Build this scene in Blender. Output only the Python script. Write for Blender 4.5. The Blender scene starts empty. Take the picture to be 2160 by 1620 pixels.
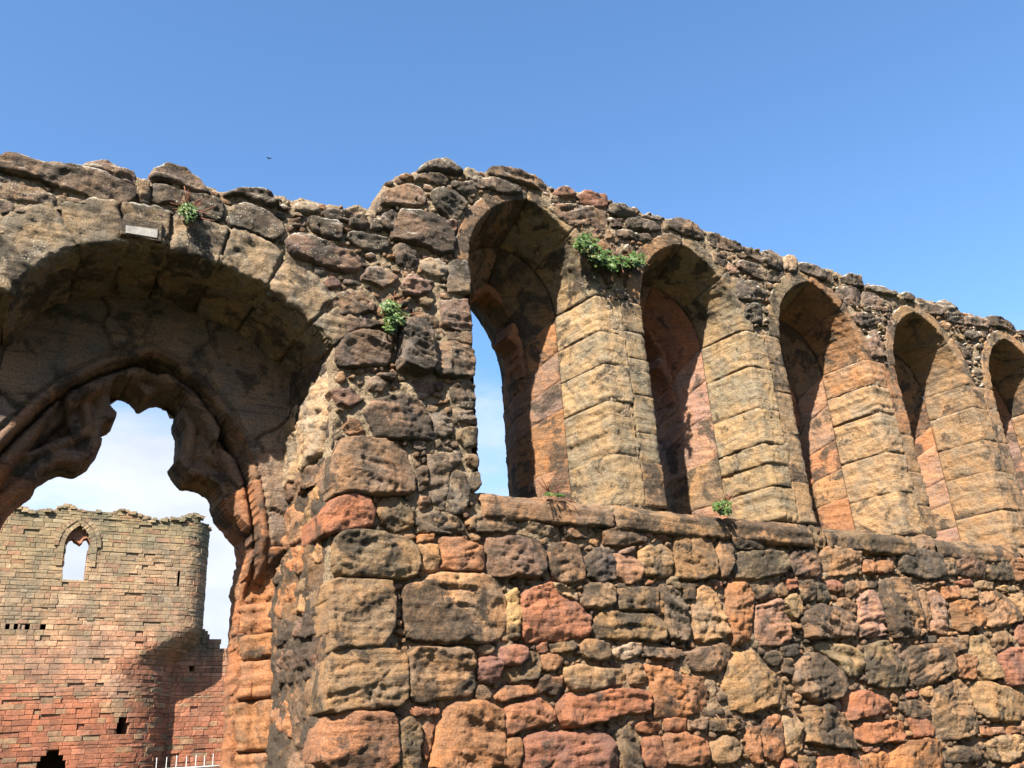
import bpy, math, random
import numpy as np
from mathutils import Matrix, Vector

# ------------------------------------------------------------------ camera, sky, sun
sc = bpy.context.scene
FPX, CX, CY = 1900., 1080., 810.
R_ = np.array([3370., 583., FPX]); R_ /= np.linalg.norm(R_)
U_ = np.array([-300., -4460., FPX]); U_ -= (U_ @ R_) * R_; U_ /= np.linalg.norm(U_)
N_ = np.cross(U_, R_)
if N_[2] < 0: N_ = -N_
CM = np.array([R_, N_, U_])            # camera (x right, y down, z forward) -> world
CAM = np.array([0., -4.6, 1.6])
cam_d = bpy.data.cameras.new('camera'); cam = bpy.data.objects.new('camera', cam_d)
sc.collection.objects.link(cam)
ax = [CM @ np.array(v, float) for v in ((1, 0, 0), (0, -1, 0), (0, 0, -1))]
cam.matrix_world = Matrix([[ax[0][i], ax[1][i], ax[2][i], CAM[i]] for i in range(3)] + [[0, 0, 0, 1]])
cam_d.sensor_width = 36; cam_d.lens = FPX / 2160 * 36; cam_d.clip_end = 5000
sc.camera = cam

SUN = np.array([1.28, 1.0, -1.5]); SUN /= np.linalg.norm(SUN)     # direction the light travels
sd = bpy.data.lights.new('sun', 'SUN'); sd.energy = 5.0; sd.angle = math.radians(0.55); sd.color = (1.0, 0.92, 0.79)
so = bpy.data.objects.new('sun', sd); sc.collection.objects.link(so)
so.rotation_euler = Vector(SUN).to_track_quat('-Z', 'Y').to_euler(); so.location = (-20, -20, 25)
elev = math.asin(-SUN[2]); azim = math.atan2(-SUN[0], -SUN[1])      # clockwise from +Y
w = bpy.data.worlds.new('World'); sc.world = w; w.use_nodes = True
nt = w.node_tree; nt.nodes.clear()
def wn(t, **k):
    n = nt.nodes.new(t)
    for a, b in k.items(): setattr(n, a, b)
    return n
out = wn('ShaderNodeOutputWorld'); bg = wn('ShaderNodeBackground'); sky = wn('ShaderNodeTexSky', sky_type='NISHITA')
sky.sun_disc = False; sky.sun_elevation = elev; sky.sun_rotation = azim
sky.air_density = 1.0; sky.dust_density = 0.7; sky.ozone_density = 2.2; sky.altitude = 100
tc = wn('ShaderNodeTexCoord'); sep = wn('ShaderNodeSeparateXYZ'); nt.links.new(tc.outputs['Generated'], sep.inputs[0])
def wmath(op, a, b=None, c=None, clamp=False):
    n = wn('ShaderNodeMath', operation=op, use_clamp=clamp)
    for i, v in enumerate((a, b, c)):
        if v is None: continue
        if isinstance(v, (int, float)): n.inputs[i].default_value = v
        else: nt.links.new(v, n.inputs[i])
    return n.outputs[0]
mp = wn('ShaderNodeMapping'); mp.inputs['Scale'].default_value = (3.2, 3.2, 8.5); mp.inputs['Location'].default_value = (8.8, 6.1, 4.4)
nt.links.new(tc.outputs['Generated'], mp.inputs[0])
cn = wn('ShaderNodeTexNoise'); cn.inputs['Scale'].default_value = 1.0; cn.inputs['Detail'].default_value = 7; cn.inputs['Roughness'].default_value = 0.55
nt.links.new(mp.outputs[0], cn.inputs['Vector'])
lowband = wmath('MULTIPLY_ADD', sep.outputs['Z'], -3.1, 0.87)            # clouds pile up towards the horizon
m = wmath('ADD', wmath('MULTIPLY', cn.outputs['Fac'], 1.9), lowband)
mr = wn('ShaderNodeMapRange', interpolation_type='SMOOTHSTEP'); mr.inputs['From Min'].default_value = 0.60; mr.inputs['From Max'].default_value = 1.12
nt.links.new(m, mr.inputs['Value'])
fac = wmath('MULTIPLY', mr.outputs[0], 0.98, clamp=True)
mix = wn('ShaderNodeMix', data_type='RGBA'); nt.links.new(fac, mix.inputs['Factor']); hs = wn('ShaderNodeHueSaturation'); hs.inputs['Saturation'].default_value = 1.16; hs.inputs['Hue'].default_value = 0.5; nt.links.new(sky.outputs[0], hs.inputs['Color']); nt.links.new(hs.outputs[0], mix.inputs[6])
cl2 = wn('ShaderNodeTexNoise'); cl2.inputs['Scale'].default_value = 1.9; cl2.inputs['Detail'].default_value = 6; nt.links.new(mp.outputs[0], cl2.inputs['Vector'])
cm = wn('ShaderNodeMix', data_type='RGBA'); nt.links.new(wmath('MULTIPLY_ADD', cl2.outputs['Fac'], 3.2, -1.1, clamp=True), cm.inputs['Factor'])
cm.inputs[6].default_value = (2.45, 2.7, 3.2, 1); cm.inputs[7].default_value = (3.35, 3.5, 3.8, 1); nt.links.new(cm.outputs[2], mix.inputs[7])
nt.links.new(mix.outputs[2], bg.inputs[0]); bg.inputs[1].default_value = 0.077; nt.links.new(bg.outputs[0], out.inputs[0])
sc.view_settings.view_transform = 'Standard'; sc.view_settings.look = 'None'
sc.view_settings.exposure = 2.0; sc.view_settings.gamma = 1.0
sc.render.engine = 'CYCLES'; sc.cycles.max_bounces = 6; sc.cycles.diffuse_bounces = 4

rng = np.random.default_rng(11); random.seed(5)

# ------------------------------------------------------------------ maths helpers
def ray(x, y): return CM @ np.array([x - CX, y - CY, FPX])
def onwall(x, y, Y=0.):
    d = ray(x, y); t = (Y - CAM[1]) / d[1]; p = CAM + d * t
    return p[0], p[2]
def _hash(ix, iy, iz, seed):
    h = (ix * 374761393 + iy * 668265263 + iz * 2147483647 + seed * 974634777) & 0xFFFFFFFF
    h = ((h ^ (h >> 13)) * 1274126177) & 0xFFFFFFFF
    h = ((h ^ (h >> 16)) * 2246822519) & 0xFFFFFFFF
    return ((h ^ (h >> 15)) & 0xFFFFFF) / float(0xFFFFFF) * 2 - 1
def vnoise(P, seed=0):
    F = np.floor(P); I = F.astype(np.int64); f = P - F; f = f * f * f * (f * (f * 6 - 15) + 10)
    r = 0
    for dx in (0, 1):
        wx = f[..., 0] if dx else 1 - f[..., 0]
        for dy in (0, 1):
            wy = f[..., 1] if dy else 1 - f[..., 1]
            for dz in (0, 1):
                wz = f[..., 2] if dz else 1 - f[..., 2]
                r = r + wx * wy * wz * _hash(I[..., 0] + dx, I[..., 1] + dy, I[..., 2] + dz, seed)
    return r
_a, _b, _c = .61, .83, 1.17
ROT = (np.array([[math.cos(_a), -math.sin(_a), 0], [math.sin(_a), math.cos(_a), 0], [0, 0, 1]]) @ np.array([[1, 0, 0], [0, math.cos(_b * .5), -math.sin(_b * .5)], [0, math.sin(_b * .5), math.cos(_b * .5)]]))
def fbm(P, octv=4, seed=0, gain=.5):
    r = 0; a = 1.
    for o in range(octv):
        P = P @ ROT
        r = r + a * vnoise(P * (2.03 ** o) + 17.3 * o, seed + o); a *= gain
    return r
def chaikin(p, n=1):
    p = np.asarray(p, float)
    for _ in range(n):
        q = np.roll(p, -1, 0); p = np.stack([p * .78 + q * .22, p * .22 + q * .78], 1).reshape(-1, 2)
    return p
def sdf(poly, X, Y):
    """positive inside"""
    A = np.asarray(poly, float); B = np.roll(A, -1, 0)
    d2 = np.full(X.shape, 1e9); ins = np.zeros(X.shape, bool)
    for (ax_, ay), (bx, by) in zip(A, B):
        ex, ey = bx - ax_, by - ay; l2 = ex * ex + ey * ey + 1e-12
        t = np.clip(((X - ax_) * ex + (Y - ay) * ey) / l2, 0, 1)
        d2 = np.minimum(d2, (X - ax_ - t * ex) ** 2 + (Y - ay - t * ey) ** 2)
        c = (ay > Y) != (by > Y)
        ins ^= c & (X < ex * (Y - ay) / (by - ay + 1e-12) + ax_)
    return np.where(ins, 1, -1) * np.sqrt(d2)
def sstep(a, b, x):
    t = np.clip((x - a) / (b - a), 0, 1); return t * t * (3 - 2 * t)

# ------------------------------------------------------------------ object helpers
def tag(o, label=None, cat=None, group=None, kind=None):
    for k, v in (('label', label), ('category', cat), ('group', group), ('kind', kind)):
        if v: o[k] = v
    return o
def empty(name, loc=(0, 0, 0), parent=None):
    o = bpy.data.objects.new(name, None); sc.collection.objects.link(o); o.empty_display_size = .3
    if parent: o.parent = parent; o.location = Vector(loc) - Vector(wloc(parent))
    else: o.location = loc
    o['_w'] = list(loc); return o
def wloc(o): return list(o['_w']) if '_w' in o else [0, 0, 0]
def build(name, V, F, mat, parent=None, col=None, smooth=True, vcol=None):
    """V (n,3) world coordinates; F list/array of quads or tris -> one mesh object with its origin at its centre"""
    V = np.asarray(V, np.float64); c = (V.min(0) + V.max(0)) / 2
    me = bpy.data.meshes.new(name)
    F = np.asarray(F, np.int32) if not isinstance(F, list) else F
    L = V - c
    if isinstance(F, np.ndarray):
        k = F.shape[1]; me.vertices.add(len(L)); me.vertices.foreach_set('co', L.astype(np.float32).ravel())
        me.loops.add(F.size); me.loops.foreach_set('vertex_index', F.ravel())
        me.polygons.add(len(F)); me.polygons.foreach_set('loop_start', np.arange(0, F.size, k, dtype=np.int32))
        me.update(calc_edges=True)
    else:
        me.from_pydata(L.tolist(), [], F); me.update()
    if smooth: me.polygons.foreach_set('use_smooth', np.ones(len(me.polygons), bool))
    if vcol is not None:
        a = me.color_attributes.new('col', 'FLOAT_COLOR', 'POINT')
        a.data.foreach_set('color', np.asarray(vcol, np.float32).ravel())
    me.materials.append(mat)
    o = bpy.data.objects.new(name, me); sc.collection.objects.link(o)
    b = np.array(wloc(parent)) if parent else np.zeros(3)
    o.parent = parent; o.location = c - b; o['_w'] = list(c)
    if col is not None: o.color = col
    return o
def gridfaces(nx, ny):
    i = np.arange(nx - 1)[:, None] * ny + np.arange(ny - 1)[None, :]
    return np.stack([i, i + ny, i + ny + 1, i + 1], -1).reshape(-1, 4)
def compact(V, F):
    u, inv = np.unique(F, return_inverse=True)
    return V[u], inv.reshape(F.shape), u

# ------------------------------------------------------------------ materials
class NT:
    def __init__(s, name):
        s.m = bpy.data.materials.new(name); s.m.use_nodes = True; s.t = s.m.node_tree; s.t.nodes.clear()
        s.o = s.n('ShaderNodeOutputMaterial'); s.b = s.n('ShaderNodeBsdfPrincipled'); s.l(s.b.outputs[0], s.o.inputs[0])
        s.b.inputs['Specular IOR Level'].default_value = .25
    def n(s, t, **k):
        n = s.t.nodes.new(t)
        for a, b in k.items(): setattr(n, a, b)
        return n
    def l(s, a, b): s.t.links.new(a, b)
    def put(s, sock, v):
        if hasattr(v, 'links'): s.l(v, sock)
        else: sock.default_value = v
    def math(s, op, a, b=0., c=0., clamp=False):
        n = s.n('ShaderNodeMath', operation=op, use_clamp=clamp)
        for i, v in enumerate((a, b, c)): s.put(n.inputs[i], v)
        return n.outputs[0]
    def noise(s, vec, scale, detail=3, rough=.55, dist=0.):
        n = s.n('ShaderNodeTexNoise'); s.l(vec, n.inputs['Vector'])
        n.inputs['Scale'].default_value = scale; n.inputs['Detail'].default_value = detail
        n.inputs['Roughness'].default_value = rough; n.inputs['Distortion'].default_value = dist
        return n.outputs['Fac']
    def voro(s, vec, scale):
        n = s.n('ShaderNodeTexVoronoi'); s.l(vec, n.inputs['Vector']); n.inputs['Scale'].default_value = scale
        return n
    def step(s, v, a, b):
        n = s.n('ShaderNodeMapRange', interpolation_type='SMOOTHSTEP'); s.put(n.inputs['Value'], v)
        s.put(n.inputs['From Min'], a); s.put(n.inputs['From Max'], b); return n.outputs[0]
    def mix(s, f, a, b, mode='MIX'):
        n = s.n('ShaderNodeMix', data_type='RGBA', blend_type=mode)
        s.put(n.inputs['Factor'], f); s.put(n.inputs[6], a); s.put(n.inputs[7], b); return n.outputs[2]
    def bump(s, h, dist, strength=1., prev=None):
        n = s.n('ShaderNodeBump'); s.l(h, n.inputs['Height']); n.inputs['Distance'].default_value = dist; n.inputs['Strength'].default_value = strength
        if prev is not None: s.l(prev, n.inputs['Normal'])
        return n.outputs[0]
    def scaled(s, vec, sc_, rot=None):
        n = s.n('ShaderNodeMapping'); s.l(vec, n.inputs[0]); n.inputs['Scale'].default_value = sc_
        if rot is not None: s.put(n.inputs['Rotation'], rot)
        return n.outputs[0]

def stone_material(name, lich=1.0, source='object'):
    k = NT(name); g = k.n('ShaderNodeNewGeometry'); P = g.outputs['Position']; Nn = g.outputs['Normal']
    sp = k.n('ShaderNodeSeparateXYZ'); k.l(P, sp.inputs[0]); sn = k.n('ShaderNodeSeparateXYZ'); k.l(Nn, sn.inputs[0])
    oi = k.n('ShaderNodeObjectInfo')
    base, alpha, rnd = oi.outputs['Color'], oi.outputs['Alpha'], oi.outputs['Random']
    off = k.n('ShaderNodeVectorMath', operation='MULTIPLY_ADD'); k.l(P, off.inputs[0]); off.inputs[1].default_value = (1, 1, 1)
    cmb = k.n('ShaderNodeCombineXYZ')
    for i, q in enumerate((31., 57., 83.)): k.l(k.math('MULTIPLY', rnd, q), cmb.inputs[i])
    k.l(cmb.outputs[0], off.inputs[2]); V = off.outputs[0]
    # slow hue drift inside the stone
    n1 = k.noise(V, 5.5, 4, .6, .4)
    warm = k.mix(1., base, (1.16, 1.0, .84, 1), 'MULTIPLY'); cool = k.mix(1., base, (.74, .78, .86, 1), 'MULTIPLY')
    c = k.mix(k.step(n1, .34, .66), cool, warm)
    # bedding bands
    rotv = k.n('ShaderNodeCombineXYZ'); k.l(k.math('MULTIPLY_ADD', rnd, .9, -.45), rotv.inputs[1])
    V2 = k.scaled(V, (2.2, 6., 34.), rotv.outputs[0])
    n2 = k.noise(V2, 1., 4, .62)
    c = k.mix(k.step(n2, .56, .70), c, k.mix(1., c, (.58, .54, .52, 1), 'MULTIPLY'))
    c = k.mix(k.math('MULTIPLY', k.step(n2, .47, .30), .6), c, k.mix(1., c, (1.35, 1.3, 1.22, 1), 'MULTIPLY'))
    # black weathering crust, how much depends on the stone
    n3 = k.noise(V, 4.2, 6, .66, .5)
    thr = k.math('MULTIPLY_ADD', alpha, -.38, .71)
    pat = k.step(n3, k.math('SUBTRACT', thr, .035), k.math('ADD', thr, .06))
    n3b = k.noise(P, 42., 3, .6)
    pat = k.math('MULTIPLY', pat, k.math('MULTIPLY_ADD', n3b, 1.1, .36), clamp=True)
    c = k.mix(k.math('MULTIPLY', pat, .92), c, (.062, .050, .037, 1))
    # grain
    n4 = k.noise(P, 95., 3, .7)
    c = k.mix(k.step(n4, .62, .40), c, k.mix(1., c, (.66, .64, .62, 1), 'MULTIPLY'))
    # lichens: white dots, grey crusts, yellow patches; they like the top of the wall
    hi = k.step(sp.outputs['Z'], 2.7, 4.3)
    v1 = k.voro(P, 78.); spots = k.step(v1.outputs['Distance'], .33, .22)
    keep = k.step(k.noise(P, 7., 4, .65), k.math('MULTIPLY_ADD', hi, -.19 * lich, .66), k.math('MULTIPLY_ADD', hi, -.19 * lich, .77))
    sepc = k.n('ShaderNodeSeparateColor'); k.l(v1.outputs['Color'], sepc.inputs[0])
    spots = k.math('MULTIPLY', k.math('MULTIPLY', spots, keep), k.math('MULTIPLY', k.step(sepc.outputs[0], .35, .55), k.math('MULTIPLY', k.step(sn.outputs['Z'], -.55, -.2), k.step(sp.outputs['Y'], .55, .35))))
    c = k.mix(k.math('MULTIPLY', spots, .8), c, (.50, .46, .34, 1))
    top = k.math('MULTIPLY', k.step(sn.outputs['Z'], .25, .75), k.step(sp.outputs['Z'], 4.2, 4.9))
    capm = k.math('MULTIPLY', top, k.step(k.noise(P, 9., 4, .7), .46, .58))
    c = k.mix(k.math('MULTIPLY', capm, .85 * lich, clamp=True), c, (.60, .57, .48, 1))
    yel = k.math('MULTIPLY', k.step(k.noise(V, 6.5, 5, .7), .66, .76), .55)
    c = k.mix(yel, c, (.34, .27, .065, 1))
    c = k.mix(1., c, (.625, .625, .64, 1), 'MULTIPLY')
    k.l(c, k.b.inputs['Base Color']); k.b.inputs['Roughness'].default_value = .9
    b1 = k.bump(n2, .016, .7)
    b2 = k.bump(k.noise(P, 34., 6, .72), .017, 1., b1)
    b3 = k.bump(k.noise(P, 150., 3, .65), .004, .9, b2)
    k.l(b3, k.b.inputs['Normal'])
    return k.m
STONE = stone_material('weathered_sandstone')

def mortar_material():
    k = NT('old_lime_mortar'); g = k.n('ShaderNodeNewGeometry'); P = g.outputs['Position']
    sp = k.n('ShaderNodeSeparateXYZ'); k.l(P, sp.inputs[0])
    c = k.mix(k.step(k.noise(P, 3., 4, .6), .35, .65), (.25, .182, .115, 1), (.33, .25, .16, 1))
    low = k.step(k.math('ADD', sp.outputs['Z'], k.math('MULTIPLY', k.noise(P, 1.5, 3), .8)), 3.0, 2.1)
    c = k.mix(k.math('MULTIPLY', low, .55), c, (.27, .135, .07, 1))
    v = k.voro(P, 55.); sc_ = k.n('ShaderNodeSeparateColor'); k.l(v.outputs['Color'], sc_.inputs[0])
    c = k.mix(k.math('MULTIPLY', k.step(sc_.outputs[0], .6, .95), .5), c, (.36, .28, .18, 1))
    c = k.mix(k.step(k.noise(P, 60., 4, .7), .50, .36), c, (.13, .09, .055, 1))
    c = k.mix(k.math('MULTIPLY', k.step(k.noise(P, 2.4, 5, .7), .55, .70), .6), c, (.09, .07, .05, 1))
    c = k.mix(1., c, (.60, .60, .61, 1), 'MULTIPLY')
    k.l(c, k.b.inputs['Base Color']); k.b.inputs['Roughness'].default_value = .95
    b = k.bump(k.noise(P, 45., 5, .72), .018, .9); b = k.bump(v.outputs['Distance'], .008, .6, b)
    k.l(b, k.b.inputs['Normal']); return k.m
MORTAR = mortar_material()

def simple(name, col, rough=.8, bscale=None, var=.3):
    k = NT(name); g = k.n('ShaderNodeNewGeometry'); P = g.outputs['Position']
    n = k.noise(P, bscale or 20., 4, .65)
    c = k.mix(k.step(n, .3, .7), tuple(v * (1 - var) for v in col[:3]) + (1,), tuple(min(1, v * (1 + var)) for v in col[:3]) + (1,))
    k.l(c, k.b.inputs['Base Color']); k.b.inputs['Roughness'].default_value = rough
    k.l(k.bump(n, .01, .4), k.b.inputs['Normal']); return k.m

# ------------------------------------------------------------------ ground
GRASS = simple('mown_grass', (.026, .034, .014), .95, 3.)
n = 41; gx = np.linspace(-1, 1, n); gx = np.sign(gx) * np.abs(gx) ** 2.2 * 1500
X, Y = np.meshgrid(gx, gx, indexing='ij')
Z = fbm(np.stack([X * .02, Y * .02, X * 0], -1), 3, 3) * .25 * sstep(8, 60, np.hypot(X, Y)) - 0.02
g = build('ground', np.stack([X, Y, Z], -1).reshape(-1, 3), gridfaces(n, n), GRASS); tag(g, 'short green grass around the ruins', 'ground', kind='structure')

# ------------------------------------------------------------------ the chapel wall: helpers
WALL = empty('chapel_wall', (4.0, .5, 0))
tag(WALL, 'roofless red sandstone chapel wall with one wide arch and a row of narrow lancet windows', 'ruined wall', kind='thing')
PAL = dict(o=(.43, .21, .10, .32), r=(.37, .16, .09, .28), t=(.40, .26, .14, .44), y=(.42, .30, .155, .40), b=(.31, .20, .115, .54),
           d=(.30, .205, .125, .54), k=(.105, .095, .078, .70), p=(.38, .235, .165, .28), m=(.31, .145, .10, .28), g=(.25, .20, .135, .62), c=(.55, .42, .26, .22),
           v=(.30, .225, .14, .50), n=(.25, .155, .105, .56))
def colour(cl, jit=.13):
    r, g_, b, a = PAL[cl]; r, g_, b = r * .82 + .065, g_ * .82 + .041, b * .82 + .023; s = 1 + rng.uniform(-jit, jit)
    return (r * s * (1 + rng.uniform(-.05, .05)), g_ * s, b * s * (1 + rng.uniform(-.09, .09)), float(np.clip(a + rng.uniform(-.13, .13), 0, 1)))
COVER = []           # every outline laid in the wall face, for packing mortar and small stones
def stone(name, poly, cl, h=.05, rad=.04, rough=1., deep=.07, parent=None, res=.0105, bed=None, mapf=None, cover=True, smooth=1, strat=None, tilt=.05, grow=.010):
    """one stone: a solid relief over its outline in the wall face (u, z), standing h proud of the mortar"""
    if smooth and rng.random() < .45: smooth = 0
    poly = chaikin(poly, smooth)
    if cover: COVER.append(poly)
    lo, hi = poly.min(0) - .025, poly.max(0) + .025
    size = float(min(hi - lo))
    u = np.arange(lo[0], hi[0] + res, res); z = np.arange(lo[1], hi[1] + res, res)
    Ug, Zg = np.meshgrid(u, z, indexing='ij'); seed = int(rng.integers(1e6))
    q = np.stack([Ug, Zg, np.full_like(Ug, seed * .37)], -1)
    d = sdf(poly, Ug, Zg) + grow + (.011 if deep < .15 else .006) * fbm(q * (11 if deep < .15 else 6), 3 if deep < .15 else 2, seed % 991) * rough
    rad = min(rad, size * .33)
    rad = max(.009, rad * rng.uniform(.25, .6)); e = np.clip(d / rad, 0, 1); prof = np.clip(1 - (1 - e) ** 2.4, 0, 1) ** .5
    if bed is None: bed = rng.uniform(-.35, .35)
    cb, sb = math.cos(bed), math.sin(bed)
    a_, b_ = Ug * cb + Zg * sb, -Ug * sb + Zg * cb
    b_ = b_ + .03 * vnoise(q * 5, seed % 83)
    st = fbm(np.stack([a_ * 2.5, b_ * 24, q[..., 2]], -1), 3, seed % 577)
    if strat is None: strat = rng.uniform(.4, 1.6)
    groove = -np.clip(.18 - np.abs(st), 0, .18) / .18
    lowf = fbm(q * np.array([4.5, 4.5, 1]), 3, seed % 313)
    fine = fbm(q * np.array([26, 26, 1]), 3, seed % 719)
    cr = fbm(q * np.array([6.5, 6.5, 1]), 2, seed % 447); crease = np.clip(.22 - np.abs(cr), 0, .22) / .22 * sstep(-.2, .5, lowf)
    lay = b_ * rng.uniform(13, 26) + .55 * vnoise(q * np.array([3.5, 3.5, 1]), seed % 151) + .25 * vnoise(q * np.array([14, 14, 1]), seed % 157)
    Lf = np.floor(lay); fr = sstep(.72, 1., lay - Lf); z0_ = np.zeros_like(Lf).astype(np.int64)
    led = _hash(Lf.astype(np.int64), z0_, z0_, seed) * (1 - fr) + _hash(Lf.astype(np.int64) + 1, z0_, z0_, seed) * fr
    tx, tz = rng.uniform(-tilt, tilt, 2)
    c0 = poly.mean(0)
    H = -.03 + (h + .03) * prof + rough * prof * (.016 * lowf + .0075 * fine - .016 * crease) + strat * prof * (.010 * groove + .007 * st + .0085 * led) + prof * ((Ug - c0[0]) * tx + (Zg - c0[1]) * tz)
    rel = np.stack([Ug - c0[0], Zg - c0[1]], -1); nz = .006 * fine + .006 * st
    for _ in range(int(rng.integers(2, 5))):
        th = rng.uniform(0, 2 * math.pi); dr_ = np.array([math.cos(th), math.sin(th)]); ext = float(np.max((poly - c0) @ dr_))
        H = np.minimum(H, h + (ext * rng.uniform(.25, .8) - rel @ dr_) * rng.uniform(.12, .5) + nz * rough)
    out_ = d < 0
    gu, gz = np.gradient(d, res)
    gl = np.hypot(gu, gz) + 1e-6
    mv = np.where(out_, np.clip(-d, 0, 1.5 * res), 0)
    Ug = Ug + gu / gl * mv; Zg = Zg + gz / gl * mv
    H = np.where(out_, -deep, H)
    F = gridfaces(len(u), len(z)); keep = (d.ravel()[F] > 0).any(1); F = F[keep]
    if not len(F): return None
    if mapf is None: V = np.stack([Ug, -H, Zg], -1)
    else: V = mapf(Ug, Zg, H)
    V, F, _ = compact(V.reshape(-1, 3), F)
    return build(name, V, F, STONE, parent or WALL, colour(cl) if isinstance(cl, str) else cl)
CROPS = dict(A=(560, 300), B=(560, 760), C=(640, 1080), D=(1080, 1080), E=(1440, 1080), F=(1080, 380), G=(1440, 540), L=(0, 300), M=(0, 800))
def uv(crop, pts, Y=-.03):
    ox, oy = CROPS[crop]; v = [float(t) for t in pts.replace(',', ' ').split()]
    return [onwall(ox + v[i] / 3, oy + v[i + 1] / 3, Y) for i in range(0, len(v), 2)]

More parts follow.
